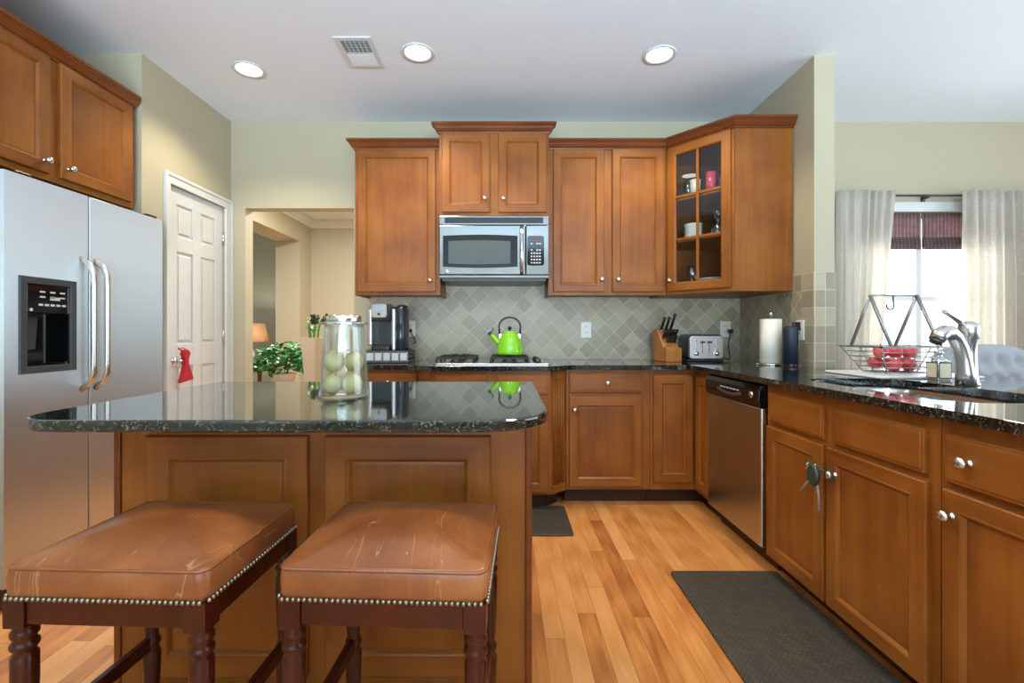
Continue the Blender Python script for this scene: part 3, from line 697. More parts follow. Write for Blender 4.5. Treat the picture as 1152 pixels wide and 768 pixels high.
m = MB(); m.box(0, 0.03, 0, 0.02, 0, H_); m.box(DW-0.03, DW, 0, 0.02, 0, H_); m.box(0.03, DW-0.03, 0, 0.02, 0, 0.03); m.box(0.03, DW-0.03, 0, 0.02, H_-0.03, H_)
m.build('face_frame', 'cab', cc, rot=(0, 0, ang), bevel=0.002)
dz0, dz1 = 0.024, H_-0.014; dx0, dx1 = 0.018, DW-0.018; dw, dh = dx1-dx0, dz1-dz0
gd = door(cc, 0, 1, 0, 1, glassy=True) if False else None
m = MB(); fw = 0.062; tt = 0.019
m.rings(dw, dh, [(0, 0.0), (0, -tt+0.004), (0.004, -tt), (fw-0.008, -tt), (fw, -tt+0.008), (fw, -0.001), (0.0, -0.001)], (0, 1), False)
q = Vector((math.cos(ang), math.sin(ang)))
gd = m.build('door', ['cab', 'cabx'], cc, loc=(q.x*dx0, q.y*dx0, dz0), rot=(0, 0, ang))
ih = dh-2*fw; zs = [fw+ih/3, fw+2*ih/3]
m = MB(); m.box(dw/2-0.009, dw/2+0.009, -tt+0.003, -0.004, fw, dh-fw)
for z in zs: m.box(fw, dw/2-0.009, -tt+0.003, -0.004, z-0.009, z+0.009); m.box(dw/2+0.009, dw-fw, -tt+0.003, -0.004, z-0.009, z+0.009)
m.build('muntin_grid', 'cab', gd, bevel=0.002)
m = MB(); m.box(fw-0.004, dw-fw+0.004, -0.0035, -0.0015, fw-0.004, dh-fw+0.004); m.build('glass_pane', 'cabglass', gd)
knob(gd, 0.028, -tt, 0.075)
sh_z = [UZ0+0.092, UZ0+dz0+zs[0]+0.004, UZ0+dz0+zs[1]+0.004]
for z in sh_z:
    m = MB(); m.prism([loc(p) for p in [(1.18, FY+0.035), (1.47, 3.012), (WX-0.022, 3.012), (WX-0.022, WY-0.022), (1.165, WY-0.022), (1.165, FY+0.04)]], z-UZ0-0.016, z-UZ0); m.build('shelf', 'cab', cc)
m = MB(); sweep(m, [loc(p) for p in [(A_.x-0.002, A_.y), B_, (WX-0.003, 2.98)]], CROWN, H_-0.012); m.build('crown_moulding', 'moulding', cc)
nrm = Vector((q.y, -q.x))
def incab(u, back): # point inside the corner cabinet: u along the front, back behind the front
    p = A_+q*u-nrm*back; return p.x, p.y
def ware(name, label, cat, u, back, z, prof, mat, group=None, seg=20):
    x, y = incab(u, back); m = MB(); m.lathe(prof, (0, 0, 0), seg, 'z', None, False); o = m.build(name, mat, loc=(x, y, z+0.0008)); return tag(o, label, cat, group)
def cup_prof(r0, r1, h, w=0.003): return [(0, 0), (r0, 0), (r1, h), (r1-w, h), (r0-w, 0.005), (0, 0.005)]
T0, T1, T2 = sh_z[2], sh_z[1], sh_z[0]
ware('drinking_glass', 'clear tall glass at far left of the top shelf in the glass cabinet', 'glass', 0.095, 0.13, T0, cup_prof(0.026, 0.034, 0.15), 'crystal', 'glassware in the corner cabinet')
ware('cup', 'white ribbed tumbler on the top shelf of the glass cabinet', 'cup', 0.165, 0.10, T0, cup_prof(0.030, 0.036, 0.12), 'ceramic')
ware('cup', 'pink tumbler on the top shelf of the glass cabinet', 'cup', 0.272, 0.11, T0, cup_prof(0.030, 0.034, 0.15), 'pinkcup')
ware('drinking_glass', 'clear glass right of the pink tumbler in the glass cabinet', 'glass', 0.338, 0.14, T0, cup_prof(0.028, 0.034, 0.14), 'crystal', 'glassware in the corner cabinet')
ware('drinking_glass', 'clear glass at the right end of the top cabinet shelf', 'glass', 0.385, 0.09, T0, cup_prof(0.026, 0.032, 0.16), 'crystal', 'glassware in the corner cabinet')
for i in range(6):
    pos = ('lowest', 'second lowest', 'third lowest', 'third highest', 'second highest', 'topmost')[i]
    ware('bowl', pos+' cream bowl of the stack on the middle cabinet shelf', 'bowl', 0.135, 0.13, T1+i*0.018, [(0, 0), (0.04, 0), (0.062, 0.024), (0.060, 0.025), (0.038, 0.004), (0, 0.004)], 'ceramic', 'cream bowls stacked in the corner cabinet')
ware('decanter', 'crystal decanter with round stopper on the middle cabinet shelf', 'decanter', 0.305, 0.15, T1, [(0, 0), (0.045, 0), (0.05, 0.03), (0.046, 0.07), (0.02, 0.10), (0.016, 0.125), (0.022, 0.13), (0.035, 0.15), (0.036, 0.17), (0.02, 0.195), (0, 0.20)], 'crystal', None, 10)
ware('drinking_glass', 'small clear glass beside the decanter in the glass cabinet', 'glass', 0.395, 0.10, T1, cup_prof(0.024, 0.03, 0.09), 'crystal', 'glassware in the corner cabinet')
ware('drinking_glass', 'clear tumbler at left of the lowest shelf in the glass cabinet', 'glass', 0.12, 0.14, T2, cup_prof(0.032, 0.038, 0.12), 'crystal', 'glassware in the corner cabinet')
ware('plate', 'flat white plate lying on the lowest shelf of the glass cabinet', 'plate', 0.25, 0.16, T2, [(0, 0), (0.05, 0), (0.095, 0.014), (0.094, 0.017), (0.05, 0.004), (0, 0.004)], 'ceramic')
ware('cup', 'small white cup at right of the lowest shelf in the glass cabinet', 'cup', 0.385, 0.11, T2, cup_prof(0.028, 0.036, 0.085), 'ceramic')

# base cabinets on the back wall
BY = 3.05; CB = 0.884
def base(label, X0, w, loc_, rz, name='base_cabinet', d=0.59, hollow=False):
    t = thing(name, label, 'cabinet', loc_, rz)
    m = MB()
    if hollow: m.box(0, 0.016, 0.02, d, 0.1, CB); m.box(w-0.016, w, 0.02, d, 0.1, CB); m.box(0.016, w-0.016, 0.02, d, 0.1, 0.116); m.box(0.016, w-0.016, d-0.01, d, 0.116, CB)
    else: m.box(0, w, 0.02, d, 0.1, CB)
    m.build('carcass', 'cab', t)
    m = MB(); m.box(0, w, 0, 0.02, 0.1, CB); m.build('face_frame', 'cab', t, bevel=0.0015)
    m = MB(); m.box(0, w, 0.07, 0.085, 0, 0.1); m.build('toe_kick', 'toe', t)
    return t
t = base('maple base cabinet with drawer below the coffee maker', 0, 0.393, (-0.97, BY, 0), 0)
drawer(t, 0.035, 0.385, 0.735, 0.862, 0, (0.21, 0.80)); door(t, 0.035, 0.385, 0.122, 0.707, 0, (0.36, 0.66))
# cooktop base with fluted angled pilasters
t = thing('cooktop_cabinet', 'projecting maple base cabinet under the gas cooktop with fluted corners', 'cabinet', (-0.09, BY, 0))
pw = 0.372
m = MB(); m.prism([(-0.485, 0.59), (-0.485, 0.001), (-pw, -0.099), (pw, -0.099), (0.483, 0.001), (0.483, 0.59)], 0.1, CB); m.build('carcass', 'cab', t, bevel=0.002)
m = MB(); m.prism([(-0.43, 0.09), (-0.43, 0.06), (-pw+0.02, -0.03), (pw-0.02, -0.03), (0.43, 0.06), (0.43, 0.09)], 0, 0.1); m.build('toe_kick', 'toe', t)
for s in (-1, 1):
    p0 = Vector((s*pw, -0.1)); p1 = Vector((s*0.484, 0.0)); d_ = (p1-p0).normalized(); ln = (p1-p0).length; nn = Vector((d_.y, -d_.x))*(1 if s > 0 else -1)
    m = MB()
    for k_ in range(5):
        p = p0+d_*(ln*(0.2+0.15*k_))+nn*0.001; m.lathe([(0.0065, 0), (0.0065, 0.66)], (p.x, p.y, 0.16), 8, 'z')
    for zz in (0.102, 0.83):
        a = p0+d_*0.012+nn*0.0; b_ = p1-d_*0.012; c_ = b_+nn*0.008; e_ = a+nn*0.008
        m.prism([tuple(a), tuple(b_), tuple(c_), tuple(e_)] if s > 0 else [tuple(e_), tuple(c_), tuple(b_), tuple(a)], zz, zz+0.05)
    m.build('fluted_pilaster', 'cab', t)
for (a, b_, kx) in ((-0.356, -0.027, -0.06), (0.034, 0.358, 0.07)):
    drawer(t, a, b_, 0.735, 0.86, -0.099, None); door(t, a, b_, 0.118, 0.707, -0.099, (kx, 0.66))
t = base('maple base cabinet with one drawer and one door right of the cooktop', 0, 0.545, (0.395, BY, 0), 0)
Y_ = BY-0.019
drawer(t, PX(640.5, Y_)-0.395, PX(723.5, Y_)-0.395, 0.735, 0.862, 0, (PX(683, Y_)-0.395, PZ(430.5, Y_)))
door(t, PX(640.5, Y_)-0.395, PX(722.5, Y_)-0.395, 0.122, 0.707, 0, (PX(646, Y_)-0.395, PZ(460.5, Y_)))
# L-shaped corner base
RX = 1.235
t = thing('corner_base_cabinet', 'corner maple base cabinet with two narrow doors beside the dishwasher', 'cabinet', (0.942, BY, 0))
l_ = lambda p: (p[0]-0.942, p[1]-BY)
m = MB(); m.prism([l_(p) for p in [(0.942, BY), (RX, BY), (RX, 2.803), (WX-0.012, 2.803), (WX-0.012, WY-0.012), (0.942, WY-0.012)]], 0.1, CB); m.build('carcass', 'cab', t)
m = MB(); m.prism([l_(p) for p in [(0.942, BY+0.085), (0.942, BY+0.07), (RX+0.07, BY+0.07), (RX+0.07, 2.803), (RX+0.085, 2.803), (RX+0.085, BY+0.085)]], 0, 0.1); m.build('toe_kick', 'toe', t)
door(t, PX(735.5, Y_)-0.942, PX(780, Y_)-0.942+0.0, 0.15, 0.85, 0, None)
dd = door(t, 0, 0.185, 0.13, 0.85, 0, None); dd.location = (RX-0.942, 2.995-BY, 0.13); dd.rotation_euler = (0, 0, -PI/2)

# right run, facing -x
t = base('maple sink base cabinet with two false drawers and two doors', 0, 0.875, (RX, 2.2, 0), -PI/2, d=0.60, hollow=True)
DX = RX-0.019; K_ = DX*525
def yl(px): return 2.2-K_/(px-569)
drawer(t, yl(864), yl(925), 0.713, 0.845, 0, None, 'false_drawer'); drawer(t, yl(935), yl(1038), 0.713, 0.845, 0, None, 'false_drawer')
door(t, yl(861.5), yl(925), 0.09, 0.692, 0, (yl(917), 0.60)); door(t, yl(928.5), yl(1041), 0.09, 0.692, 0, (yl(940), 0.60))
t = base('maple base cabinet with drawer and door nearest the camera on the right run', 0, 0.54, (RX, 1.322, 0), -PI/2, d=0.60)
drawer(t, 0.024, 0.51, 0.713, 0.845, 0, (0.098, 0.782)); door(t, 0.018, 0.51, 0.09, 0.692, 0, (0.05, 0.625))
# countertop
def fillet(poly, idx, r, seg=6):
    out = []
    for i, p in enumerate(poly):
        if i not in idx: out.append(p); continue
        P0, P1, P2 = Vector(poly[i-1]), Vector(p), Vector(poly[(i+1) % len(poly)])
        a = (P0-P1).normalized(); b_ = (P2-P1).normalized()
        rr = r if not isinstance(r, dict) else r[i]
        for k_ in range(seg+1):
            s = k_/seg; q0 = P1+a*rr; q2 = P1+b_*rr
            v = q0*(1-s)**2+P1*2*s*(1-s)+q2*s*s; out.append((v.x, v.y))
    return out
EX = 1.20
poly = [(-1.0, WY-0.009), (-1.0, 3.01), (-0.605, 3.01), (-0.475, 2.91), (0.295, 2.91), (0.425, 3.01), (EX, 3.01), (EX, 0.76), (2.38, 0.76), (2.38, 2.775), (WX-0.009, 2.775), (WX-0.009, WY-0.009)]
poly = fillet(poly, {2, 3, 4, 5, 6, 8}, {2: 0.04, 3: 0.04, 4: 0.04, 5: 0.04, 6: 0.09, 8: 0.1})
SX0, SX1, SY0, SY1 = 1.335, 1.775, 1.385, 2.145
m = MB(); m.prism(poly, 0.885, 0.915, None, [rrect(SX0, SX1, SY0, SY1, 0.13, 8)])
ct = m.build('countertop', 'granite', bevel=0.007, seg=3); tag(ct, 'L-shaped polished black granite countertop along the back and right cabinets', 'countertop')
# sink
t = thing('sink', 'undermount stainless steel sink set in the granite counter', 'sink', ((SX0+SX1)/2, (SY0+SY1)/2, 0.885))
m = MB()
ro = rrect(SX0-0.008-(SX0+SX1)/2, SX1+0.008-(SX0+SX1)/2, SY0-0.008-(SY0+SY1)/2, SY1+0.008-(SY0+SY1)/2, 0.13, 8)
lv = [(1.0, -0.001), (0.985, -0.03), (0.95, -0.165), (0.90, -0.185), (0.1, -0.19)]
R = [[m.bm.verts.new((x*s, y_*s, z)) for x, y_ in ro] for s, z in lv]
for A, B in zip(R, R[1:]):
    for i in range(len(ro)): m._f([A[i], A[(i+1) % len(ro)], B[(i+1) % len(ro)], B[i]], None, True)
m._f(R[-1])
o = m.build('basin', 'steelv', t); s = o.modifiers.new('solid', 'SOLIDIFY'); s.thickness = 0.0015; s.offset = -1
m = MB(); m.lathe([(0.0, 0.0), (0.03, 0.0), (0.045, 0.004), (0.045, 0.0), (0.04, -0.004)], (0, 0, -0.188), 20, 'z', None, False); m.build('drain', 'chrome', t)

# ------------------------------------------------------------------ island
IX0, IX1, IY0, IY1 = -1.225, 0.116, 1.115, 2.005
t = thing('kitchen_island', 'maple island cabinet with two framed panels behind the stools', 'island', (0, 1.40, 0))
bx0, bx1 = -1.168, 0.078
m = MB(); m.box(bx0+0.012, bx1-0.012, 0.004, 0.56, 0.0, CB); m.build('body', 'cab', t)
m = MB(); m.box(bx0+0.012, bx1-0.012, -0.004, 0.003, 0.0, CB)
m.build('back_panel', 'cab', t)
for (a, b_) in ((PX(164, 1.385), PX(346.5, 1.385)), (PX(366, 1.385), PX(552, 1.385))):
    door(t, a, b_, 0.105, PZ(490, 1.385), -0.004, None, 'framed_panel', 0.072)
for x in (bx0, bx1-0.020):
    m = MB(); m.box(x, x+0.020, -0.012, 0.018, 0, CB); m.build('corner_trim', 'moulding', t, bevel=0.004)
m = MB(); m.box(bx0+0.02, bx1-0.02, -0.018, -0.0045, 0, 0.075); m.build('base_board', 'cabx', t, bevel=0.004)
pl = rrect(IX0, IX1, IY0, IY1, 0.14, 10, (1, 1, 0, 0))
pl = fillet([(IX0, IY0), (IX1, IY0), (IX1, IY1), (IX0, IY1)], {0, 1, 2, 3}, {0: 0.15, 1: 0.20, 2: 0.015, 3: 0.015}, 12)
m = MB(); m.prism(pl, 0.885, 0.915); o = m.build('island_countertop', 'granite', bevel=0.007, seg=3); tag(o, 'polished dark granite top of the island with rounded corners', 'countertop')

# ------------------------------------------------------------------ refrigerator
t = thing('refrigerator', 'stainless side by side refrigerator with water dispenser against the left wall', 'refrigerator', (-2.0, 1.86, 0), PI/2)
m = MB(); m.box(0.004, 0.856, 0.075, 0.74, 0.02, 1.755); m.build('body', 'greyside', t, bevel=0.004)
m = MB(); m.box(0.01, 0.85, 0.03, 0.075, 0.015, 0.095); m.build('base_grille', 'black', t)
FH0, FH1 = 0.10, 1.777; sp = 0.374
dx0_, dx1_ = 0.054, 0.309; dz0_, dz1_ = 0.952, 1.362
m = MB(); poly_h = [(dx0_, dz0_), (dx1_, dz0_), (dx1_, dz1_), (dx0_, dz1_)]
m.box(0, dx0_, 0, 0.07, FH0, FH1); m.box(dx1_, sp, 0, 0.07, FH0, FH1); m.box(dx0_, dx1_, 0, 0.07, FH0, dz0_); m.box(dx0_, dx1_, 0, 0.07, dz1_, FH1); m.box(dx0_, dx1_, 0.062, 0.07, dz0_, dz1_)
bmesh.ops.remove_doubles(m.bm, verts=m.bm.verts, dist=1e-5)
fd = m.build('freezer_door', 'steel', t)
m = MB(); m.box(sp+0.009, 0.86, 0, 0.07, FH0, FH1); rd = m.build('fridge_door', 'steel', t, bevel=0.003, seg=2)
m = MB(); m.box(sp+0.0005, sp+0.0085, 0.006, 0.07, FH0, FH1-0.001); m.build('door_gap_shade', 'gap_shade', t)  # dark strip filling the gap between the doors in place of its shade
m = MB(); frame(m, dx0_+0.0005, dx1_-0.0005, dz0_+0.0005, dz1_-0.0005, 0.030, -0.008, 0.02); m.build('dispenser_frame', 'greygasket', fd, bevel=0.003)
a, b_, c, d = dx0_+0.030, dx1_-0.030, dz0_+0.030, dz1_-0.030
m = MB(); m.box(a, b_, -0.004, 0.05, d-0.125, d-0.002); m.build('control_panel', 'blackgloss', fd, bevel=0.004)
m = MB()
for i in range(3):
    for j in range(2): m.box(a+0.055+i*0.045, a+0.078+i*0.045, -0.0055, -0.004, d-0.035-j*0.022, d-0.028-j*0.022)
for i in range(5): m.box(a+0.05+i*0.026, a+0.068+i*0.026, -0.0055, -0.004, d-0.092, d-0.083)
m.box(a+0.10, a+0.145, -0.0055, -0.004, d-0.066, d-0.052)
m.build('key_print', 'key', fd)
m = MB(); m.lathe([(0.007, -0.0054), (0.007, -0.0042)], (a+0.018, 0, d-0.11), 14, 'y'); m.build('round_button', 'key', fd)
m = MB(); m.box(a, b_, 0.052, 0.061, c, d-0.125); m.box(a, a+0.006, 0.002, 0.052, c, d-0.125); m.box(b_-0.006, b_, 0.002, 0.052, c, d-0.125); m.box(a+0.006, b_-0.006, 0.002, 0.052, c, c+0.012); m.build('dispenser_recess', 'blackgloss', fd)
m = MB(); m.extrude_xz([(a+0.02, d-0.14), (a+0.085, d-0.14), (a+0.075, c+0.07), (a+0.03, c+0.07)], 0.034, 0.044); m.build('paddle', 'greygasket', fd, bevel=0.003)
def fr_handle(par, x):
    pts = []
    z0, z1 = 0.855, 1.478
    for i in range(17):
        s = i/16; z = z0+(z1-z0)*s; k_ = min(1, min(s, 1-s)/0.12); k_ = math.sin(k_*PI/2)
        pts.append((x, 0.004-0.062*k_, z))
    m = MB(); m.tube(pts, 0.0135, 12); m.build('handle', 'nickel', par)
fr_handle(fd, sp-0.034); fr_handle(rd, sp+0.040)
for x in (0.05, 0.76):
    m = MB(); m.box(x, x+0.07, 0.01, 0.13, 1.778, 1.793); m.build('hinge_cover', 'black', t, bevel=0.003)

# ------------------------------------------------------------------ dishwasher
t = thing('dishwasher', 'stainless dishwasher with black control panel in the right run', 'dishwasher', (DX, 2.798, 0), -PI/2)
m = MB(); m.box(0.004, 0.588, 0.03, 0.58, 0.1, 0.88); m.build('body', 'greyside', t)
m = MB(); m.box(0.003, 0.589, -0.006, 0.03, 0.105, 0.765); m.build('door_panel', 'steelv', t, bevel=0.006)
m = MB(); m.extrude_yz([(0.03, 0.767), (-0.014, 0.767), (-0.022, 0.80), (-0.018, 0.85), (0.0, 0.878), (0.03, 0.878)], 0.001, 0.590); cp = m.build('control_panel', 'blackgloss', t, bevel=0.004)
m = MB(); m.tube([(0.16+0.03*i, -0.0205, 0.815-0.016*math.sin(PI*i/9)) for i in range(10)], 0.008, 8); m.build('pocket_handle', 'greygasket', cp)
for i in range(6):
    m = MB(); m.box(0.20+i*0.036, 0.222+i*0.036, -0.0222, -0.017, 0.826, 0.832); m.build('button', 'key', cp)
m = MB(); m.lathe([(0, -0.001), (0.016, -0.001), (0.017, 0.004)], (0.52, -0.0225, 0.822), 18, 'y', None, False); m.build('badge', 'nickel', cp)
m = MB(); m.box(0, 0.591, 0.075, 0.09, 0, 0.1); m.build('toe_kick', 'toe', t)

# ------------------------------------------------------------------ microwave
t = thing('microwave', 'stainless over the range microwave below the raised wall cabinet', 'microwave', (-0.463, 3.262, 1.503)); w = 0.762; h = 0.434
m = MB(); m.box(0.002, w-0.002, 0, 0.385, 0, h-0.002); m.build('body', 'greygasket', t, bevel=0.003)
m = MB(); m.box(0, w, -0.026, 0, 0.368, h-0.002); vt = m.build('vent_trim', 'steelm', t, bevel=0.004)
m = MB(); m.box(0.04, w-0.04, -0.0275, -0.02, 0.38, 0.42)
for i in range(3): m.box(0.04, w-0.04, -0.029, -0.0275, 0.385+i*0.012, 0.391+i*0.012)
m.build('vent_grille', 'black', vt)
m = MB(); m.box(0, 0.60, -0.03, 0, 0.022, 0.366)
dr = m.build('door', 'steelm', t, bevel=0.006)
def arch(x0, x1, z0, z1, bow, n=10): return [(x0, z0)]+[(x0+(x1-x0)*i/n, z0-bow*math.sin(PI*i/n)) for i in range(1, n)]+[(x1, z0), (x1, z1)]+[(x1-(x1-x0)*i/n, z1+bow*math.sin(PI*i/n)) for i in range(1, n)]+[(x0, z1)]
m = MB(); m.extrude_xz(arch(0.028, 0.545, 0.078, 0.292, 0.008), -0.0325, -0.0295); m.build('window_frame', P('microwave black', hexc(14, 15, 16), 0.35, Specular_IOR_Level=0.25), dr)
m = MB(); m.extrude_xz(arch(0.066, 0.495, 0.10, 0.255, 0.006), -0.034, -0.0326); m.build('window_glass', P('microwave window', hexc(84, 90, 90), 0.3, Specular_IOR_Level=0.2), dr)
m = MB(); m.tube([(0.572, -0.030, 0.03), (0.572, -0.062, 0.06), (0.572, -0.07, 0.19), (0.572, -0.062, 0.325), (0.572, -0.030, 0.355)], 0.0125, 12); m.build('handle', 'chrome', dr)
m = MB(); m.lathe([(0, -0.002), (0.013, -0.002), (0.015, 0)], (0.055, -0.0305, 0.045), 18, 'y', None, False); m.build('badge', 'nickel', dr)
m = MB(); m.box(0.603, w, -0.03, 0, 0.022, 0.366); pn = m.build('control_side', 'steelm', t, bevel=0.005)
m = MB(); m.extrude_xz(rrect(0.612, 0.728, 0.085, 0.292, 0.016), -0.033, -0.0295); m.build('keypad', 'blackgloss', pn)
m = MB(); m.box(0.640, 0.702, -0.034, -0.033, 0.258, 0.276); m.build('display', 'amber', pn)
m = MB()
for r_ in range(7):
    for c_ in range(4):
        if r_ == 1: continue
        if r_ in (0, 2) and c_ in (1,): continue
        m.box(0.636+c_*0.019, 0.648+c_*0.019, -0.0338, -0.033, 0.232-r_*0.022, 0.242-r_*0.022)
m.build('key', 'key', pn)
m = MB(); m.box(0, w, -0.03, 0, 0.0, 0.02); m.build('bottom_trim', 'steelm', t, bevel=0.003)
m = MB(); m.box(0.02, w-0.02, -0.01, 0.36, -0.018, -0.0005); m.build('filter_panel', 'black', t)

# ------------------------------------------------------------------ cooktop
ctop = thing('gas_cooktop', 'gas cooktop with black grates set in the back counter', 'cooktop', (-0.09, 3.29, 0.9155))
m = MB(); m.prism(rrect(-0.385, 0.385, -0.245, 0.245, 0.02), 0, 0.009); m.build('tray', 'tile_dark', ctop, bevel=0.003)
def grate(cx):
    m = MB(); w, d, z0, z1 = 0.122, 0.205, 0.034, 0.046
    for x in (-w, w): m.box(cx+x-0.006, cx+x+0.006, -d, d, z0, z1)
    for y_ in (-d, 0, d): m.box(cx-w+0.006, cx+w-0.006, y_-0.006, y_+0.006, z0, z1)
    for x in (-w, w):
        for y_ in (-d, 0, d): m.lathe([(0.011, 0), (0.007, 0.026)], (cx+x, y_, 0.0095), 8)
    for cy in (-0.105, 0.105):
        for k_ in range(4):
            a = k_*PI/2+PI/4
            m.tube([(cx+0.028*math.cos(a), cy+0.028*math.sin(a), z1+0.003), (cx+0.09*math.cos(a), cy+0.09*math.sin(a), z1)], 0.006, 6)
    g = m.build('grate', 'iron', ctop, bevel=0.002)
    for cy in (-0.105, 0.105):
        b_ = MB(); b_.lathe([(0.05, 0), (0.05, 0.006), (0.036, 0.008), (0.036, 0.018), (0.03, 0.022), (0, 0.022)], (cx, cy, 0.0095), 20); b_.build('burner', 'iron', ctop)
grate(-0.245); grate(0.115)
for i in range(4):
    m = MB(); m.lathe([(0.022, 0), (0.022, 0.008), (0.017, 0.011), (0.016, 0.026), (0, 0.027)], (0.305, -0.165+0.09*i, 0.0095), 16); m.box(0.302, 0.308, -0.165+0.09*i-0.017, -0.165+0.09*i+0.017, 0.034, 0.040); m.build('control_knob', 'black', ctop)
# kettle
t = thing('kettle', 'lime green enamel kettle with black arched handle on the cooktop', 'kettle', (0.028, 3.27, 0.972))
m = MB(); m.lathe([(0, 0.0), (0.088, 0.0), (0.095, 0.008), (0.094, 0.022), (0.083, 0.075), (0.066, 0.125), (0.058, 0.142), (0.052, 0.150), (0.046, 0.152)], (0, 0, 0), 36); m.build('body', 'green', t)
m = MB(); m.lathe([(0.05, 0.1525), (0.05, 0.156), (0.03, 0.164), (0.008, 0.168), (0, 0.168)], (0, 0, 0), 28); ld = m.build('lid', 'green', t)
m = MB(); m.lathe([(0.007, 0.168), (0.007, 0.174), (0.015, 0.184), (0.013, 0.195), (0, 0.199)], (0, 0, 0), 16); m.build('lid_knob', 'black', ld)
m = MB(); m.tube([(-0.06, 0, 0.075), (-0.09, 0, 0.092), (-0.118, 0, 0.125), (-0.135, 0, 0.142)], 0.02, 14, rs=[0.028, 0.022, 0.015, 0.012]); spt = m.build('spout', 'green', t)
m = MB(); m.lathe([(0.014, -0.008), (0.014, 0.006), (0.006, 0.012), (0, 0.012)], (0, 0, 0), 12); m.xf(Matrix.Translation((-0.139, 0, 0.147)) @ Matrix.Rotation(-0.8, 4, 'Y')); m.tube([(-0.14, 0, 0.15), (-0.118, 0, 0.17), (-0.122, 0, 0.19)], 0.004, 6); m.build('whistle', 'black', spt)
m = MB(); pts = [(-0.072, 0, 0.135)]+[(0.075*math.cos(PI-PI*i/14), 0, 0.195+0.065*math.sin(PI*i/14)) for i in range(15)]+[(0.072, 0, 0.135)]
m.tube(pts, 0.0065, 10); m.build('handle', 'black', t)
for s in (-1, 1):
    m = MB(); m.box(s*0.066-0.006, s*0.066+0.006, -0.008, 0.008, 0.115, 0.142); m.build('bracket', 'chrome', t)

# ------------------------------------------------------------------ coffee maker on pod drawer
t = thing('pod_drawer', 'low chrome pod drawer with frosted squares under the coffee maker', 'drawer', (-0.852, 3.36, 0.9155))
m = MB(); m.box(-0.175, 0.175, -0.15, 0.15, 0.002, 0.012); m.box(-0.175, 0.175, -0.15, 0.15, 0.074, 0.084); m.box(-0.17, 0.17, -0.138, 0.145, 0.012, 0.074); m.build('case', 'darkmetal', t, bevel=0.002)
for i in range(6):
    xx = -0.17+i*0.058
    m = MB(); m.box(xx+0.004, xx+0.050, -0.149, -0.139, 0.016, 0.070); m.build('pod_window', 'pod', t, bevel=0.003)
m = MB()
for i in range(7): m.box(-0.174+i*0.058-0.001, -0.174+i*0.058+0.003, -0.152, -0.140, 0.010, 0.076)
m.build('chrome_bar', 'chrome', t)
m = MB(); m.tube([(0.176, -0.09, 0.03), (0.205, -0.09, 0.03), (0.205, -0.09, 0.06), (0.176, -0.09, 0.06)], 0.006, 8); m.build('side_handle', 'black', t)
t = thing('coffee_maker', 'silver and black single serve coffee maker on the pod drawer', 'coffee maker', (-0.852, 3.36, 1.0005))
m = MB(); m.prism(rrect(-0.11, 0.075, -0.01, 0.125, 0.03), 0, 0.31); m.build('back_body', 'black', t, bevel=0.008)
m = MB(); m.prism(rrect(-0.085, 0.05, -0.13, -0.011, 0.02), 0, 0.035); m.build('drip_tray', 'black', t, bevel=0.005)
m = MB(); m.prism(rrect(-0.12, -0.082, -0.10, 0.0, 0.012), 0.036, 0.29); m.build('left_column', 'steelv', t, bevel=0.006)
m = MB(); m.prism(rrect(0.055, 0.085, -0.12, -0.0115, 0.012), 0.0, 0.29); m.build('right_column', 'steelv', t, bevel=0.006)
m = MB(); m.lathe([(0.052, 0), (0.055, 0.02), (0.055, 0.29), (0.045, 0.318), (0.02, 0.326), (0, 0.327)], (0.125, 0.03, 0.0), 24); m.xf(Matrix.Diagonal((0.8, 1.6, 1, 1))); m.build('water_tank', P('smoky tank', hexc(40, 46, 54), 0.08), t)
m = MB(); m.lathe([(0.070, 0.205), (0.074, 0.225), (0.078, 0.27), (0.074, 0.305), (0.06, 0.326), (0, 0.332)], (-0.02, -0.06, 0), 28); hd = m.build('brew_head', 'greygasket', t)
m = MB(); m.extrude_xz(rrect(-0.075, 0.035, 0.225, 0.325, 0.02), -0.155, -0.115); m.build('face_plate', 'plate', hd, bevel=0.005)
m = MB(); m.box(-0.05, 0.012, -0.158, -0.155, 0.272, 0.312); m.build('screen', 'display', hd)
m = MB(); m.lathe([(0.010, -0.004), (0.010, 0)], (-0.02, -0.155, 0.252), 14, 'y'); m.build('brew_button', 'black', hd)
m = MB(); m.tube([(0.165, 0.06, 0.04), (0.185, 0.10, 0.05), (0.15, 0.22, 0.08), (0.112, 0.262, 0.132)], 0.004, 6); m.lathe([(0.012, 0), (0.015, 0.012)], (0.110, 0.258, 0.140), 10, 'y'); m.build('power_cord', 'black', t)

# ------------------------------------------------------------------ outlets
def outlet(label, loc_, rz, plug=False):
    t = thing('wall_outlet', label, 'outlet', loc_, rz, 'wall outlets')
    m = MB(); m.box(-0.041, 0.041, -0.006, 0, -0.062, 0.062); m.build('plate', 'whiteplastic', t, bevel=0.003)
    for z in (-0.022, 0.022):
        m = MB(); m.lathe([(0.017, -0.0085), (0.017, -0.006)], (0, 0, z), 16, 'y'); s = m.build('socket', 'whiteplastic', t)
        m = MB(); m.box(-0.008, -0.005, -0.0092, -0.0085, z-0.004, z+0.008); m.box(0.005, 0.008, -0.0092, -0.0085, z-0.004, z+0.008); m.build('slot', 'black', s)
    return t
outlet('white wall outlet behind the coffee maker with a cord plugged in', (PX(461.5, 3.65), 3.6515, PZ(369.5, 3.65)), 0)
outlet('white empty wall outlet right of the green kettle', (PX(659.3, 3.65), 3.6515, PZ(371, 3.65)), 0)
outlet('white wall outlet above the toaster with a black plug', (PX(816, 3.65), 3.6515, PZ(370, 3.65)), 0)
outlet('white wall outlet on the wing wall with a dark adapter', (WX-0.0085, 2.90, 1.14), -PI/2)
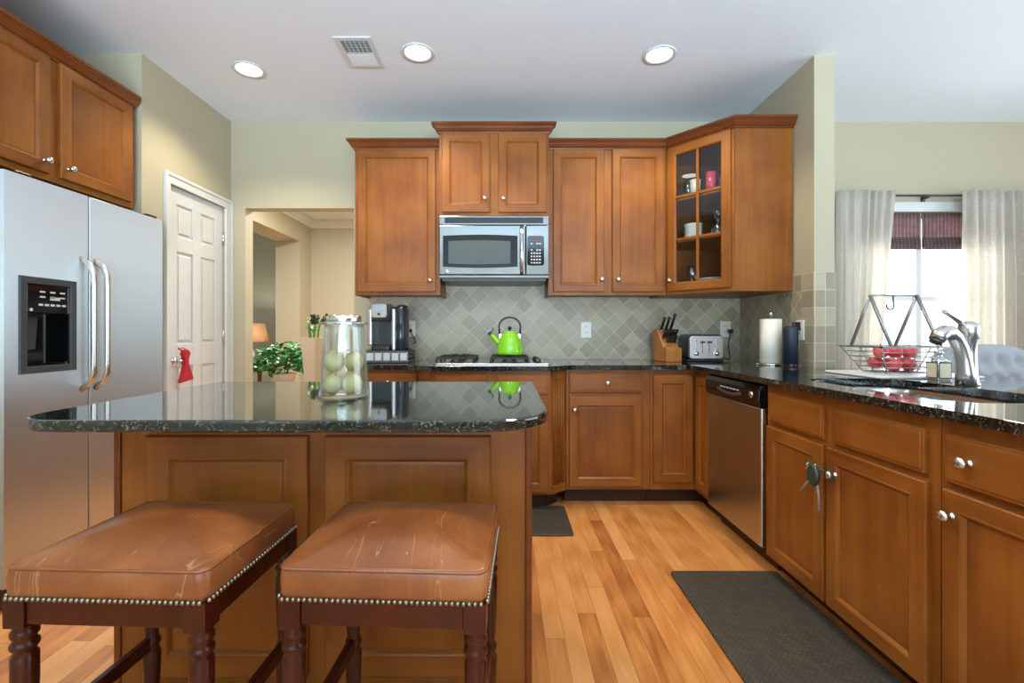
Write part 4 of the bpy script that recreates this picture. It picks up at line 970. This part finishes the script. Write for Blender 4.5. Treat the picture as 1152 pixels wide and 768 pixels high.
m = MB(); m.box(-0.018, 0.018, -0.035, 0, -0.026, 0.026); m.tube([(0, -0.006, -0.02), (0, -0.005, -0.10), (0.004, -0.005, -0.245)], 0.003, 6)
o = m.build('power_adapter', 'black', loc=(WX-0.019, 2.90, 1.165), rot=(0, 0, -PI/2), bevel=0.002); tag(o, 'black power adapter plugged into the wing wall outlet', 'adapter')

# ------------------------------------------------------------------ toaster
t = thing('toaster', 'stainless four slot toaster with black ends in the counter corner', 'toaster', (1.44, 3.375, 0.9155), -0.06)
m = MB(); m.extrude_xz(rrect(-0.118, 0.132, 0.014, 0.195, 0.03), 0.012, 0.23); m.build('body', 'black', t, bevel=0.004)
m = MB(); m.box(-0.118, 0.132, 0.0, 0.232, 0.0, 0.016); m.build('base', 'black', t, bevel=0.004)
m = MB(); m.extrude_xz(rrect(-0.108, 0.128, 0.02, 0.185, 0.024), -0.002, 0.012); fp = m.build('face_plate', 'steelb', t, bevel=0.004)
for x in (-0.018, 0.030):
    m = MB(); m.box(x-0.002, x+0.002, -0.0032, -0.0015, 0.06, 0.15); m.build('lever_slot', 'black', fp)
    m = MB(); m.box(x-0.016, x+0.016, -0.020, -0.004, 0.135, 0.146); m.build('lever', 'black', fp, bevel=0.002)
for x in (-0.062, 0.082):
    m = MB(); m.lathe([(0.016, -0.002), (0.015, -0.018), (0, -0.019)], (x, 0, 0.058), 16, 'y'); m.build('dial', 'nickel', fp)
    for i in range(4):
        m = MB(); m.lathe([(0.0065, -0.002), (0.006, -0.006), (0, -0.006)], (x, 0, 0.09+0.02*i), 10, 'y'); m.build('button', 'nickel', fp)
for x in (-0.07, -0.02, 0.035, 0.085):
    m = MB(); m.box(x-0.012, x+0.012, 0.05, 0.19, 0.1945, 0.1965); m.build('bread_slot', 'darkmetal', t)
m = MB(); m.tube([(0.12, 0.2, 0.03), (0.17, 0.16, 0.02), (0.22, 0.10, 0.012), (0.24, 0.16, 0.04), (0.26, 0.235, 0.11), (0.290, 0.262, 0.215)], 0.004, 6); m.box(0.272, 0.304, 0.252, 0.28, 0.205, 0.235); m.build('power_cord', 'black', t)

# ------------------------------------------------------------------ knife block and knives
kb = thing('knife_block', 'light wood knife block beside the toaster', 'knife block', (1.185, 3.43, 0.9155), 0.15)
m = MB()
m.extrude_yz([(-0.105, 0.0), (0.09, 0.0), (0.125, 0.21), (0.045, 0.235), (-0.062, 0.105), (-0.105, 0.098)], -0.058, 0.058); m.build('block', 'blockwood', kb, bevel=0.004)
def knife(lx, ly, lz, ln, label):
    # blade axis leans forward like the block's slots
    t = thing('knife', label, 'knife', (0, 0, 0), 0, 'black handled knives in the knife block')
    dr = Vector((0, -0.62, 0.78)).normalized() if ln < 0.11 else Vector((0, -0.55, 0.83)).normalized()
    rz = kb.rotation_euler.z
    Rm = Matrix.Rotation(rz, 4, 'Z'); p = Rm @ Vector((lx, ly, lz)); d_ = Rm @ dr
    t.location = kb.location+p+d_*0.002
    m = MB(); m.tube([d_*0.012, d_*(ln*0.3), d_*(ln*0.7), d_*ln], 0.009, 10, rs=[0.008, 0.009, 0.008, 0.010], flat=1.3); m.build('handle', 'black', t, bevel=0)
    m = MB(); m.tube([d_*0.0, d_*0.012], 0.0085, 10); m.build('bolster', 'chrome', t)
def on_slope(s): return (-0.062+0.107*s, 0.105+0.130*s)
lab = ['knife with the tallest handle at back right of the knife block', 'long handled knife at back middle of the knife block', 'long handled knife at back left of the knife block']
for i, (x, s, ln) in enumerate(((0.036, 0.85, 0.15), (0.0, 0.85, 0.12), (-0.036, 0.85, 0.12))):
    y_, z_ = on_slope(s); knife(x, y_, z_, ln, lab[i])
rw = ('leftmost', 'second from left', 'middle', 'second from right', 'rightmost')
for i in range(5):
    y_, z_ = on_slope(0.42); knife(-0.044+0.022*i, y_, z_, 0.085, 'short steak knife, '+rw[i]+' of the front row in the knife block')
for i in range(3):
    y_, z_ = on_slope(0.16); knife(-0.026+0.026*i, y_, z_, 0.07, 'stubby knife, '+('left', 'middle', 'right')[i]+' of the lowest row in the knife block')

# ------------------------------------------------------------------ right counter items
t = thing('paper_towel_holder', 'chrome paper towel holder with round finial near the wing wall', 'holder', (1.72, 3.03, 0.9155))
m = MB(); m.lathe([(0, 0), (0.085, 0), (0.088, 0.006), (0.08, 0.012), (0.02, 0.014), (0.006, 0.016), (0.006, 0.318), (0, 0.318)], (0, 0, 0), 28, 'z', None, False); m.build('stand', 'chrome', t)
m = MB(); m.sphere((0, 0, 0.332), 0.016); m.build('finial', 'chrome', t)
t = thing('paper_towel_roll', 'white paper towel roll standing on its chrome holder', 'paper towel', (1.72, 3.03, 0.9322))
m = MB(); m.lathe([(0.021, 0), (0.064, 0), (0.064, 0.28), (0.021, 0.28), (0.021, 0)], (0, 0, 0), 32, 'z', None, False); m.build('towel', 'paper', t, bevel=0)
m = MB(); m.lathe([(0.017, 0.001), (0.0205, 0.001), (0.0205, 0.279), (0.017, 0.279), (0.017, 0.001)], (0, 0, 0), 20, 'z', None, False); m.build('core', 'tan', t)
t = thing('speaker', 'dark blue cylindrical speaker on the counter beside the paper towels', 'speaker', (1.745, 2.862, 0.9155))
m = MB(); m.lathe([(0, 0), (0.042, 0), (0.042, 0.235), (0.039, 0.243), (0, 0.243)], (0, 0, 0), 28); m.build('body', 'navy', t)
m = MB(); m.lathe([(0.032, 0.2432), (0.034, 0.247), (0.0, 0.247)], (0, 0, 0), 24, 'z', None, False); m.build('top_dial', 'black', t)
m = MB(); m.lathe([(0.0425, 0.002), (0.0425, 0.018)], (0, 0, 0), 28, 'z', None, False); m.build('base_ring', 'black', t)

# tray, basket, fruit
t = MB(); t.prism(rrect(-0.27, 0.25, -0.19, 0.19, 0.05), 0, 0.010)
o = t.build('tray', 'board', loc=(1.955, 2.31, 0.9155), bevel=0.004); tag(o, 'thin white tray under the wire fruit basket', 'tray')
bk = thing('fruit_basket', 'grey wire fruit basket with tent-shaped handle and banana hook', 'basket', (1.925, 2.305, 0.9262))
def rect(hx, hy, z): return [(-hx, -hy, z), (hx, -hy, z), (hx, hy, z), (-hx, hy, z)]
bx, by, tx, ty, bz, tz = 0.105, 0.075, 0.178, 0.135, 0.006, 0.130
m = MB()
for k_ in range(5):
    s = k_/5; hx, hy, z = bx+(tx-bx)*s, by+(ty-by)*s, bz+(tz-bz)*s
    c_ = rect(hx, hy, z)
    for i in range(4): m.tube([c_[i], c_[(i+1) % 4]], 0.0024, 6)
B4, T4 = rect(bx, by, bz), rect(tx, ty, tz)
for i in range(4):
    m.tube([B4[i], T4[i]], 0.003, 6)
    j = (i+1) % 4
    m.tube([tuple((Vector(B4[i])+Vector(B4[j]))/2), tuple((Vector(T4[i])+Vector(T4[j]))/2)], 0.003, 6)
for k_ in range(1, 6): xx = -bx+2*bx*k_/6; m.tube([(xx, -by, bz), (xx, by, bz)], 0.0024, 6)
m.build('wire_bowl', 'wire', bk)
m = MB()
for i in range(4):
    a, b_ = Vector(T4[i]), Vector(T4[(i+1) % 4]); m.box(min(a.x, b_.x)-0.004, max(a.x, b_.x)+0.004, min(a.y, b_.y)-0.004, max(a.y, b_.y)+0.004, tz-0.004, tz+0.004)
m.build('rim', 'wire', bk)
pz = 0.382
for xx in (-0.125, 0.105):
    m = MB()
    for s in (-1, 1): m.tube([(xx, s*0.128, tz), (xx, 0, pz)], 0.0078, 8)
    m.build('handle_frame', 'wire', bk)
m = MB(); m.tube([(-0.125, 0, pz), (0.105, 0, pz)], 0.004, 8); m.build('top_bar', 'wire', bk)
m = MB(); m.tube([(-0.012, 0, pz), (-0.010, 0, pz-0.035)]+[(-0.026+0.018*math.cos(a), 0, pz-0.05-0.020*math.sin(a)) for a in [PI*i/10 for i in range(-1, 12)]], 0.0035, 6); m.build('hook', 'darkmetal', bk)
ap = [(-0.038, -0.036, 0.045), (0.034, -0.036, 0.045), (0.0, 0.035, 0.045), (-0.072, 0.036, 0.052), (0.072, 0.036, 0.052), (-0.004, -0.002, 0.106), (0.066, -0.004, 0.106), (-0.074, -0.002, 0.106)]
lb = ['red apple at front left in the bottom of the basket', 'red apple at front right in the bottom of the basket', 'red apple at back middle in the bottom of the basket', 'red apple at back left in the bottom of the basket', 'red apple at back right in the bottom of the basket', 'red apple on top in the middle of the basket', 'red apple on top at the right of the basket', 'red apple on top at the left of the basket']
for (x, y_, z), l2 in zip(ap, lb):
    t = thing('apple', l2, 'apple', (1.925+x, 2.305+y_, 0.9262+z-0.034), random.uniform(0, 6), 'red apples in the wire basket')
    m = MB(); m.lathe([(0, 0.006), (0.012, 0.001), (0.025, 0.010), (0.0335, 0.030), (0.032, 0.045), (0.021, 0.059), (0.008, 0.059), (0, 0.053)], (0, 0, 0), 20); m.build('flesh', 'apple', t)
    m = MB(); m.tube([(0, 0, 0.055), (0.003, 0, 0.072)], 0.0015, 5); m.build('stem', 'stem', t)
# soap bottle
t = thing('soap_dispenser', 'square glass soap bottle with paper label and pump beside the sink', 'soap dispenser', (1.925, 2.075, 0.9155), 0.0)
m = MB(); m.prism(rrect(-0.030, 0.030, -0.030, 0.030, 0.005), 0, 0.085); m.lathe([(0.030, 0.085), (0.026, 0.095), (0.014, 0.102), (0.013, 0.115)], (0, 0, 0), 20, 'z', None, False); m.build('bottle', 'crystal', t, bevel=0.002)
m = MB(); m.prism(rrect(-0.027, 0.027, -0.027, 0.027, 0.005), 0.004, 0.07); m.build('liquid_soap', 'soap', t)
for rz_ in (0, PI/2, -PI/2):
    m = MB(); m.box(-0.0275, 0.0275, -0.0315, -0.0305, 0.008, 0.078); m.box(-0.024, 0.024, -0.0318, -0.0315, 0.012, 0.074, 1); m.build('paper_label', ['greygasket', 'label'], t, rot=(0, 0, rz_))
m = MB(); m.lathe([(0.016, 0.112), (0.016, 0.128), (0.006, 0.130), (0.005, 0.150), (0.012, 0.152), (0.012, 0.160), (0, 0.161)], (0, 0, 0), 16); m.tube([(0, 0, 0.156), (-0.02, -0.02, 0.156), (-0.036, -0.036, 0.148)], 0.0045, 8); m.build('pump', 'nickel', t)
# faucet
fx, fy_ = 1.835, 1.86
t = thing('faucet', 'brushed nickel single lever pull-out faucet behind the sink', 'faucet', (fx, fy_, 0.9155), 0)
m = MB(); m.lathe([(0, 0), (0.036, 0), (0.036, 0.005), (0.031, 0.012), (0.027, 0.05), (0.025, 0.12), (0.026, 0.18), (0.033, 0.186), (0.034, 0.228), (0.030, 0.244), (0.012, 0.254), (0, 0.255)], (0.022, 0.012, 0), 28); m.build('body', 'nickel', t)
fdv = Vector((-1.0, -0.10, 0)).normalized()
pts = []; rs = []
for (s, z, r) in ((0.0, 0.0, 0.034), (0.005, 0.05, 0.030), (0.012, 0.10, 0.027), (0.026, 0.15, 0.026), (0.048, 0.190, 0.026), (0.072, 0.210, 0.027), (0.096, 0.212, 0.028), (0.120, 0.198, 0.028), (0.130, 0.180, 0.026)):
    pts.append((fdv.x*s, fdv.y*s, z+0.0)); rs.append(r)
m = MB(); m.tube(pts, 0.03, 18, rs=rs); m.build('spout', 'nickel', t)
e = Vector(pts[-1]); e0 = Vector(pts[-2]); dd_ = (e-e0).normalized()
m = MB(); m.tube([e, e+dd_*0.012], 0.021, 16); m.build('spray_tip', 'darkmetal', t)
m = MB(); m.tube([(0.012, 0.02, 0.240), (-0.02, 0.01, 0.258), (-0.06, -0.002, 0.276), (-0.092, -0.012, 0.290), (-0.105, -0.016, 0.293)], 0.009, 10, rs=[0.016, 0.012, 0.009, 0.010, 0.008]); m.build('lever', 'nickel', t)

# child lock on the sink doors
ky = [2.2-yl(917), 2.2-yl(940)]
t = thing('cabinet_lock', 'dark cabinet lock with grey straps looped over the sink cabinet knobs', 'lock', (DX-0.045, (ky[0]+ky[1])/2, 0.60))
m = MB(); m.lathe([(0, -0.009), (0.026, -0.009), (0.03, 0), (0.026, 0.009), (0, 0.009)], (0, 0, -0.012), 20, 'x'); m.xf(Matrix.Diagonal((1, 1.05, 1.45, 1))); m.build('lock_case', 'lock', t, bevel=0.002)
m = MB(); ya_, yb_ = ky[0]-(ky[0]+ky[1])/2, ky[1]-(ky[0]+ky[1])/2
for yy in (ya_, yb_): m.tube([(0.018, yy+0.019*math.cos(a), 0.019*math.sin(a)) for a in [2*PI*i/16 for i in range(16)]], 0.0035, 6, None, True)
m.tube([(0.012, ya_-0.012, 0.012), (0.0, 0.012, 0.012)], 0.004, 6); m.tube([(0.012, yb_+0.012, 0.012), (0.0, -0.012, 0.012)], 0.004, 6); m.build('loop', 'lock', t)
m = MB(); m.tube([(0.005, 0.015, -0.03), (0.0, 0.04, -0.06), (-0.002, 0.075, -0.105)], 0.0035, 6); m.build('strap_end', 'strap', t)
m = MB(); m.tube([(0.005, -0.012, -0.035), (0.012, -0.013, -0.09), (0.014, -0.013, -0.15)], 0.0045, 6); m.build('strap_end', 'strap', t)

# ------------------------------------------------------------------ mats
m = MB(); m.prism(rrect(0.765, 1.265, 0.95, 2.185, 0.025), 0.0005, 0.012); o = m.build('floor_mat', 'mat', bevel=0.004); tag(o, 'large charcoal floor mat in front of the sink cabinet', 'mat')
m = MB(); m.prism(rrect(-0.55, 0.377, 2.575, 3.005, 0.02), 0.0005, 0.012); o = m.build('floor_mat', 'mat', bevel=0.004); tag(o, 'charcoal floor mat in front of the cooktop partly behind the island', 'mat')

# ------------------------------------------------------------------ stools
def make_stool(label):
    t = thing('bar_stool', label, 'stool', (0, 0, 0), 0, 'leather bar stools at the island')
    W, D = 0.206, 0.183
    # cushion: rounded plan, crowned top with a welt
    base_ = rrect(-W, W, -D, D, 0.022, 5)
    m = MB(); n = len(base_)
    lv = [(1.0, 0.598), (1.012, 0.612), (1.016, 0.635), (1.004, 0.655), (0.992, 0.6605)]
    R = [[m.bm.verts.new((x*s, y*s, z)) for x, y in base_] for s, z in lv]
    for s in (0.96, 0.92, 0.86, 0.78, 0.69, 0.59, 0.48, 0.37, 0.25, 0.12):
        R.append([m.bm.verts.new((x*s, y*s, 0.6605+0.042*(1-abs(x*s/W/0.992)**2.8)*(1-abs(y*s/D/0.992)**2.8))) for x, y in base_])
    for A, B in zip(R, R[1:]):
        for i in range(n): m._f([A[i], A[(i+1) % n], B[(i+1) % n], B[i]], None, True)
    m._f(R[-1], None, True); m._f(list(reversed(R[0])))
    cu = m.build('cushion', 'leather', t)
    m = MB(); m.tube([(x*0.999, y*0.999, 0.6585) for x, y in base_], 0.0035, 6, None, True); m.build('piping', 'leather', cu)
    m = MB()
    def nails(ax, n_, sgn):
        for i in range(n_):
            u = -1+2*(i+0.5)/n_
            if ax == 'x': p = (u*(W-0.004), sgn*(D+0.002), 0.6)
            else: p = (sgn*(W+0.002), u*(D-0.004), 0.6)
            m.sphere(p, 0.0052, 1, 1, 1, 8)
    for s in (-1, 1): nails('x', 36, s); nails('y', 31, s)
    m.build('nailhead_trim', 'brass', t)
    m = MB()
    lx, ly = W-0.022, D-0.022
    for s in (-1, 1):
        m.box(-lx+0.022, lx-0.022, s*ly-0.012 if s > 0 else s*ly-0.018, s*ly+0.018 if s > 0 else s*ly+0.012, 0.546, 0.5975)
        m.box(s*lx-0.012 if s > 0 else s*lx-0.018, s*lx+0.018 if s > 0 else s*lx+0.012, -ly+0.022, ly-0.022, 0.546, 0.5975)
    m.build('apron', 'stoolwood', t, bevel=0.002)
    prof = [(0.015, 0), (0.018, 0.02), (0.014, 0.05), (0.016, 0.12), (0.020, 0.20), (0.022, 0.26), (0.016, 0.275), (0.021, 0.285), (0.021, 0.295), (0.015, 0.305), (0.019, 0.34), (0.0225, 0.42), (0.0225, 0.475), (0.017, 0.485), (0.0235, 0.493), (0.0235, 0.501), (0.017, 0.508), (0.023, 0.517), (0.023, 0.525), (0.018, 0.533), (0.021, 0.539)]
    for sx in (-1, 1):
        for sy in (-1, 1):
            m = MB(); m.lathe(prof, (sx*lx, sy*ly, 0), 20); m.box(sx*lx-0.022, sx*lx+0.022, sy*ly-0.022, sy*ly+0.022, 0.539, 0.5975); m.build('leg', 'stoolwood', t)
    for sx in (-1, 1):
        m = MB(); m.box(sx*lx-0.010, sx*lx+0.010, -ly+0.012, ly-0.012, 0.27, 0.305); m.build('stretcher', 'stoolwood', t, bevel=0.004)
    for sy in (-1, 1):
        m = MB(); m.box(-lx+0.012, lx-0.012, sy*ly-0.010, sy*ly+0.010, 0.10, 0.135); m.build('stretcher', 'stoolwood', t, bevel=0.004)
    return t
s1 = make_stool('left brown leather stool with nailhead trim, nearer the refrigerator'); s1.location = (-0.783, 1.098, 0); s1.rotation_euler.z = -0.04
s2 = copy_tree(s1); s2['label'] = 'right brown leather stool with scratched seat and nailhead trim'; s2.location = (-0.236, 1.095, 0); s2.rotation_euler.z = -0.045

# ------------------------------------------------------------------ glass jar with pears
JX, JY, JZ = -0.531, 1.535, 0.9155
t = thing('glass_jar', 'tall tapered glass jar with chrome lid holding pears on the island', 'jar', (JX, JY, JZ))
m = MB(); m.lathe([(0, 0.0), (0.076, 0.0), (0.080, 0.006), (0.077, 0.02), (0.064, 0.225), (0.064, 0.236), (0.0615, 0.236), (0.0615, 0.224), (0.0735, 0.022), (0.07, 0.010), (0, 0.010)], (0, 0, 0), 40, 'z', None, False); m.build('glass_body', 'glass', t)
m = MB(); m.lathe([(0, 0.2365), (0.078, 0.2365), (0.08, 0.240), (0.078, 0.2435), (0, 0.2435)], (0, 0, 0), 40, 'z', None, False); ld = m.build('lid', 'crystal', t)
m = MB(); m.lathe([(0.053, 0.2437), (0.055, 0.250), (0.055, 0.262), (0.05, 0.266), (0, 0.266)], (0, 0, 0), 36); m.build('lid_cap', 'chrome', ld)
m = MB(); m.lathe([(0.046, 0.236), (0.046, 0.155), (0.042, 0.150), (0, 0.150)], (0, 0, 0), 32, 'z', None, False); m.build('inner_cup', 'glass', t)
pr = [(0, 0.004), (0.010, 0.001), (0.024, 0.007), (0.0325, 0.026), (0.0315, 0.042), (0.023, 0.056), (0.013, 0.064), (0.006, 0.067), (0, 0.0665)]
pears = [(-0.033, -0.019, 0.011, 0.3, (0.5, 0.3)), (0.033, -0.019, 0.011, 1.0, (0.2, 0.1)), (0.0, 0.038, 0.011, 2.0, (0.0, 0.2)), (-0.030, -0.010, 0.080, 2.2, (0.9, 0.3)), (0.030, 0.008, 0.083, 4.0, (0.5, -0.3))]
lbs = ['pear lying at lower left in the glass jar', 'pear at lower right in the glass jar', 'pear at the back of the bottom layer in the glass jar', 'pear at upper left in the glass jar', 'pear at upper right in the glass jar']
for (x, y_, z, rz_, tl), l2 in zip(pears, lbs):
    t = thing('pear', l2, 'pear', (JX+x, JY+y_, JZ+z+0.033), 0, 'pears in the glass jar'); t.rotation_euler = (tl[0], tl[1], rz_)
    m = MB(); m.lathe([(r, h-0.0335) for r, h in pr], (0, 0, 0), 22); m.build('flesh', 'pear', t)
    m = MB(); m.tube([(0, 0, 0.031), (0.002, 0, 0.042)], 0.0016, 5); m.build('stem', 'stem', t)

# ------------------------------------------------------------------ hall: plants, lamp
def leaf_shape(mb, p, d, up, L_, W_, mi=None):
    d = d.normalized(); s = d.cross(up)
    if s.length < 1e-4: s = Vector((1, 0, 0))
    s.normalize(); n_ = s.cross(d)
    c = [p, p+d*L_*0.3+s*W_*0.5+n_*0.004, p+d*L_*0.65+s*W_*0.36, p+d*L_, p+d*L_*0.65-s*W_*0.36, p+d*L_*0.3-s*W_*0.5+n_*0.004]; mid_ = p+d*L_*0.45-n_*0.004
    v = [mb.bm.verts.new(q_) for q_ in c]; vm = mb.bm.verts.new(mid_)
    for i in range(6): mb._f([v[i], v[(i+1) % 6], vm], mi)
px_, py_ = PX(318, 4.35), 4.35
t = thing('plant_stand', 'dark plant stand in the hall beyond the doorway', 'plant stand', (px_, py_, 0))
m = MB(); m.lathe([(0, 0.575), (0.15, 0.575), (0.15, 0.60), (0, 0.60)], (0, 0, 0), 24, 'z', None, False); m.build('top', 'darkwood', t)
for k_ in range(3):
    a = k_*2*PI/3+0.4; m = MB(); m.tube([(0.16*math.cos(a), 0.16*math.sin(a), 0.0), (0.09*math.cos(a), 0.09*math.sin(a), 0.3), (0.11*math.cos(a), 0.11*math.sin(a), 0.575)], 0.014, 8); m.build('leg', 'darkwood', t)
t = thing('ivy_plant', 'leafy green ivy in a white pot beyond the doorway', 'plant', (px_, py_, 0.601))
m = MB(); m.lathe([(0, 0), (0.085, 0), (0.115, 0.14), (0.12, 0.145), (0.108, 0.145), (0.10, 0.125), (0, 0.125)], (0, 0, 0), 28, 'z', None, False); m.build('pot', 'ceramic', t)
m = MB(); rnd = random.Random(3)
for i in range(520):
    a = rnd.uniform(0, 2*PI); u = rnd.random()
    r_ = 0.27*math.sqrt(u); hgt = 0.13+0.33*(1-(r_/0.30)**2)*rnd.uniform(0.45, 1.0)
    p = Vector((r_*math.cos(a), r_*math.sin(a), hgt)); d_ = Vector((math.cos(a), math.sin(a), rnd.uniform(-0.9, 0.5)))+Vector((rnd.uniform(-0.6, 0.6), rnd.uniform(-0.6, 0.6), 0))
    leaf_shape(m, p, d_, Vector((rnd.uniform(-0.4, 0.4), rnd.uniform(-0.8, 0.1), 1)), rnd.uniform(0.05, 0.075), rnd.uniform(0.038, 0.055))
m.build('foliage', 'leaf', t)
m = MB()
for i in range(16):
    a = rnd.uniform(0, 6.28); r_ = rnd.uniform(0.08, 0.22); m.tube([(0.03*math.cos(a), 0.03*math.sin(a), 0.12), (r_*0.6*math.cos(a), r_*0.6*math.sin(a), 0.30), (r_*math.cos(a), r_*math.sin(a), 0.26)], 0.003, 5)
m.build('vine_stem', 'stem', t)
vx, vy = PX(352, 4.0), 4.02
t = thing('vase_stand', 'slim dark stand under the tan vase in the hall', 'stand', (vx, vy, 0))
m = MB(); m.box(-0.11, 0.11, -0.11, 0.11, 0.55, 0.575); m.build('top', 'darkwood', t, bevel=0.003)
for sx in (-1, 1):
    for sy in (-1, 1): m = MB(); m.box(sx*0.095-0.012, sx*0.095+0.012, sy*0.095-0.012, sy*0.095+0.012, 0, 0.55); m.build('leg', 'darkwood', t)
t = thing('tan_vase', 'tapered tan vase with green stalks beyond the doorway behind the jar', 'vase', (vx, vy, 0.576), 0.5)
m = MB(); m.lathe([(0, 0), (0.065, 0), (0.108, 0.50), (0.112, 0.505), (0.10, 0.505), (0.085, 0.42), (0, 0.42)], (0, 0, 0), 4, 'z', None, False, False); m.build('vase', 'tan', t, bevel=0.004)
m = MB(); rnd = random.Random(9)
for (x, y_, hh, lean) in ((-0.02, 0.0, 0.60, -0.02), (0.0, 0.02, 0.66, 0.02), (-0.03, 0.02, 0.63, -0.01), (0.02, -0.01, 0.68, 0.05), (-0.01, -0.02, 0.67, 0.03)):
    m.tube([(x, y_, 0.42), (x+lean*0.4, y_, (0.42+hh)/2+0.04), (x+lean, y_-0.01, hh)], 0.008, 8)
m.build('stalk', 'leaf2', t)
m = MB()
for i in range(46):
    a = rnd.uniform(0, 6.28); p = Vector((0.04+rnd.uniform(-0.06, 0.07), -0.01+rnd.uniform(-0.05, 0.05), 0.655+rnd.uniform(-0.03, 0.05))); m.sphere(p, rnd.uniform(0.009, 0.014), 1, 1, 1.1, 8)
m.build('bud_cluster', 'leaf3', t)
m = MB()
for i in range(14):
    a = rnd.uniform(0, 6.28); leaf_shape(m, Vector((-0.01, 0, rnd.uniform(0.54, 0.66))), Vector((math.cos(a), math.sin(a), 0.6)), Vector((0, 0, 1)), 0.07, 0.03)
m.build('leaf', 'leaf2', t)
# den lamp on side table
lxp, lyp = -3.80, 6.95
t = thing('side_table', 'small dark side table under the lamp in the far room', 'table', (lxp, lyp, 0))
m = MB(); m.box(-0.28, 0.28, -0.24, 0.24, 0.56, 0.60); m.build('table_top', 'darkwood', t, bevel=0.003)
for sx in (-1, 1):
    for sy in (-1, 1): m = MB(); m.box(sx*0.24-0.02, sx*0.24+0.02, sy*0.20-0.02, sy*0.20+0.02, 0, 0.56); m.build('leg', 'darkwood', t)
t = thing('table_lamp', 'lit table lamp with tan shade in the far room', 'lamp', (lxp, lyp, 0.601))
m = MB(); m.lathe([(0, 0), (0.08, 0), (0.08, 0.015), (0.03, 0.03), (0.06, 0.12), (0.05, 0.24), (0.012, 0.30), (0.012, 0.42), (0, 0.42)], (0, 0, 0), 24, 'z', None, False); m.build('base', 'ceramic', t)
m = MB(); m.lathe([(0.25, 0.39), (0.19, 0.66), (0.187, 0.66), (0.247, 0.39)], (0, 0, 0), 32, 'z', None, False); m.build('shade', 'shade', t)
m = MB(); m.sphere((0, 0, 0.48), 0.03); m.build('bulb', emit('lit bulb', (1, 0.85, 0.6), 20), t)
l = bpy.data.lights.new('lamp_light', 'POINT'); l.energy = 16; l.color = (1, 0.88, 0.72); l.shadow_soft_size = 0.04
o = bpy.data.objects.new('lamp_light', l); COL.objects.link(o); o.location = (lxp, lyp, 0.601+0.53)

# ------------------------------------------------------------------ tufted dining chair behind the peninsula
t = thing('dining_chair', 'pale grey tufted dining chair behind the peninsula counter by the window', 'chair', (2.83, 2.74, 0), 0.0)
bw, bz0, bz1 = 0.27, 0.50, 1.055
m = MB(); NU, NV = 36, 26; tuft = []
for r_ in range(4):
    for c_ in range(5 if r_ % 2 == 0 else 4): tuft.append((-0.2+0.1*c_+(0.05 if r_ % 2 else 0), 0.60+0.12*r_))
def bulge(x, z):
    d_ = min(math.hypot((x-a), (z-b_)*0.9) for a, b_ in tuft); return -0.055*(1-math.exp(-(d_/0.04)**1.3))
G = []
for j in range(NV+1):
    row = []
    for i in range(NU+1):
        u = -1+2*i/NU; x = bw*u; top = bz1-0.075*(abs(u)**3.5); z = bz0+(top-bz0)*j/NV
        edge = max(0, 1-max(abs(u)**8, (j/NV)**10))
        row.append(m.bm.verts.new((x, bulge(x, z)*edge+0.02*(1-edge)+0.02*u*u*-1, z)))
    G.append(row)
Bk = [[m.bm.verts.new((v.co.x, 0.07, v.co.z)) for v in row] for row in G]
for j in range(NV):
    for i in range(NU): m._f([G[j][i], G[j][i+1], G[j+1][i+1], G[j+1][i]], None, True); m._f([Bk[j][i], Bk[j+1][i], Bk[j+1][i+1], Bk[j][i+1]], None, True)
for i in range(NU): m._f([G[NV][i], G[NV][i+1], Bk[NV][i+1], Bk[NV][i]], None, True); m._f([G[0][i+1], G[0][i], Bk[0][i], Bk[0][i+1]])
for j in range(NV): m._f([G[j][0], G[j+1][0], Bk[j+1][0], Bk[j][0]], None, True); m._f([G[j+1][NU], G[j][NU], Bk[j][NU], Bk[j+1][NU]], None, True)
br_ = m.build('backrest', 'chair', t)
m = MB()
for a, b_ in tuft: m.sphere((a, 0.002, b_), 0.008, 1, 0.6, 1, 8)
m.build('tuft_button', 'chair', br_)
m = MB(); m.prism(rrect(-0.26, 0.26, -0.46, 0.06, 0.04), 0.38, 0.50); m.build('seat', 'chair', t, bevel=0.03, seg=4)
for sx in (-1, 1):
    for yy in (-0.41, 0.02): m = MB(); m.lathe([(0.014, 0), (0.024, 0.38)], (sx*0.22, yy, 0), 12); m.build('leg', 'darkwood', t)
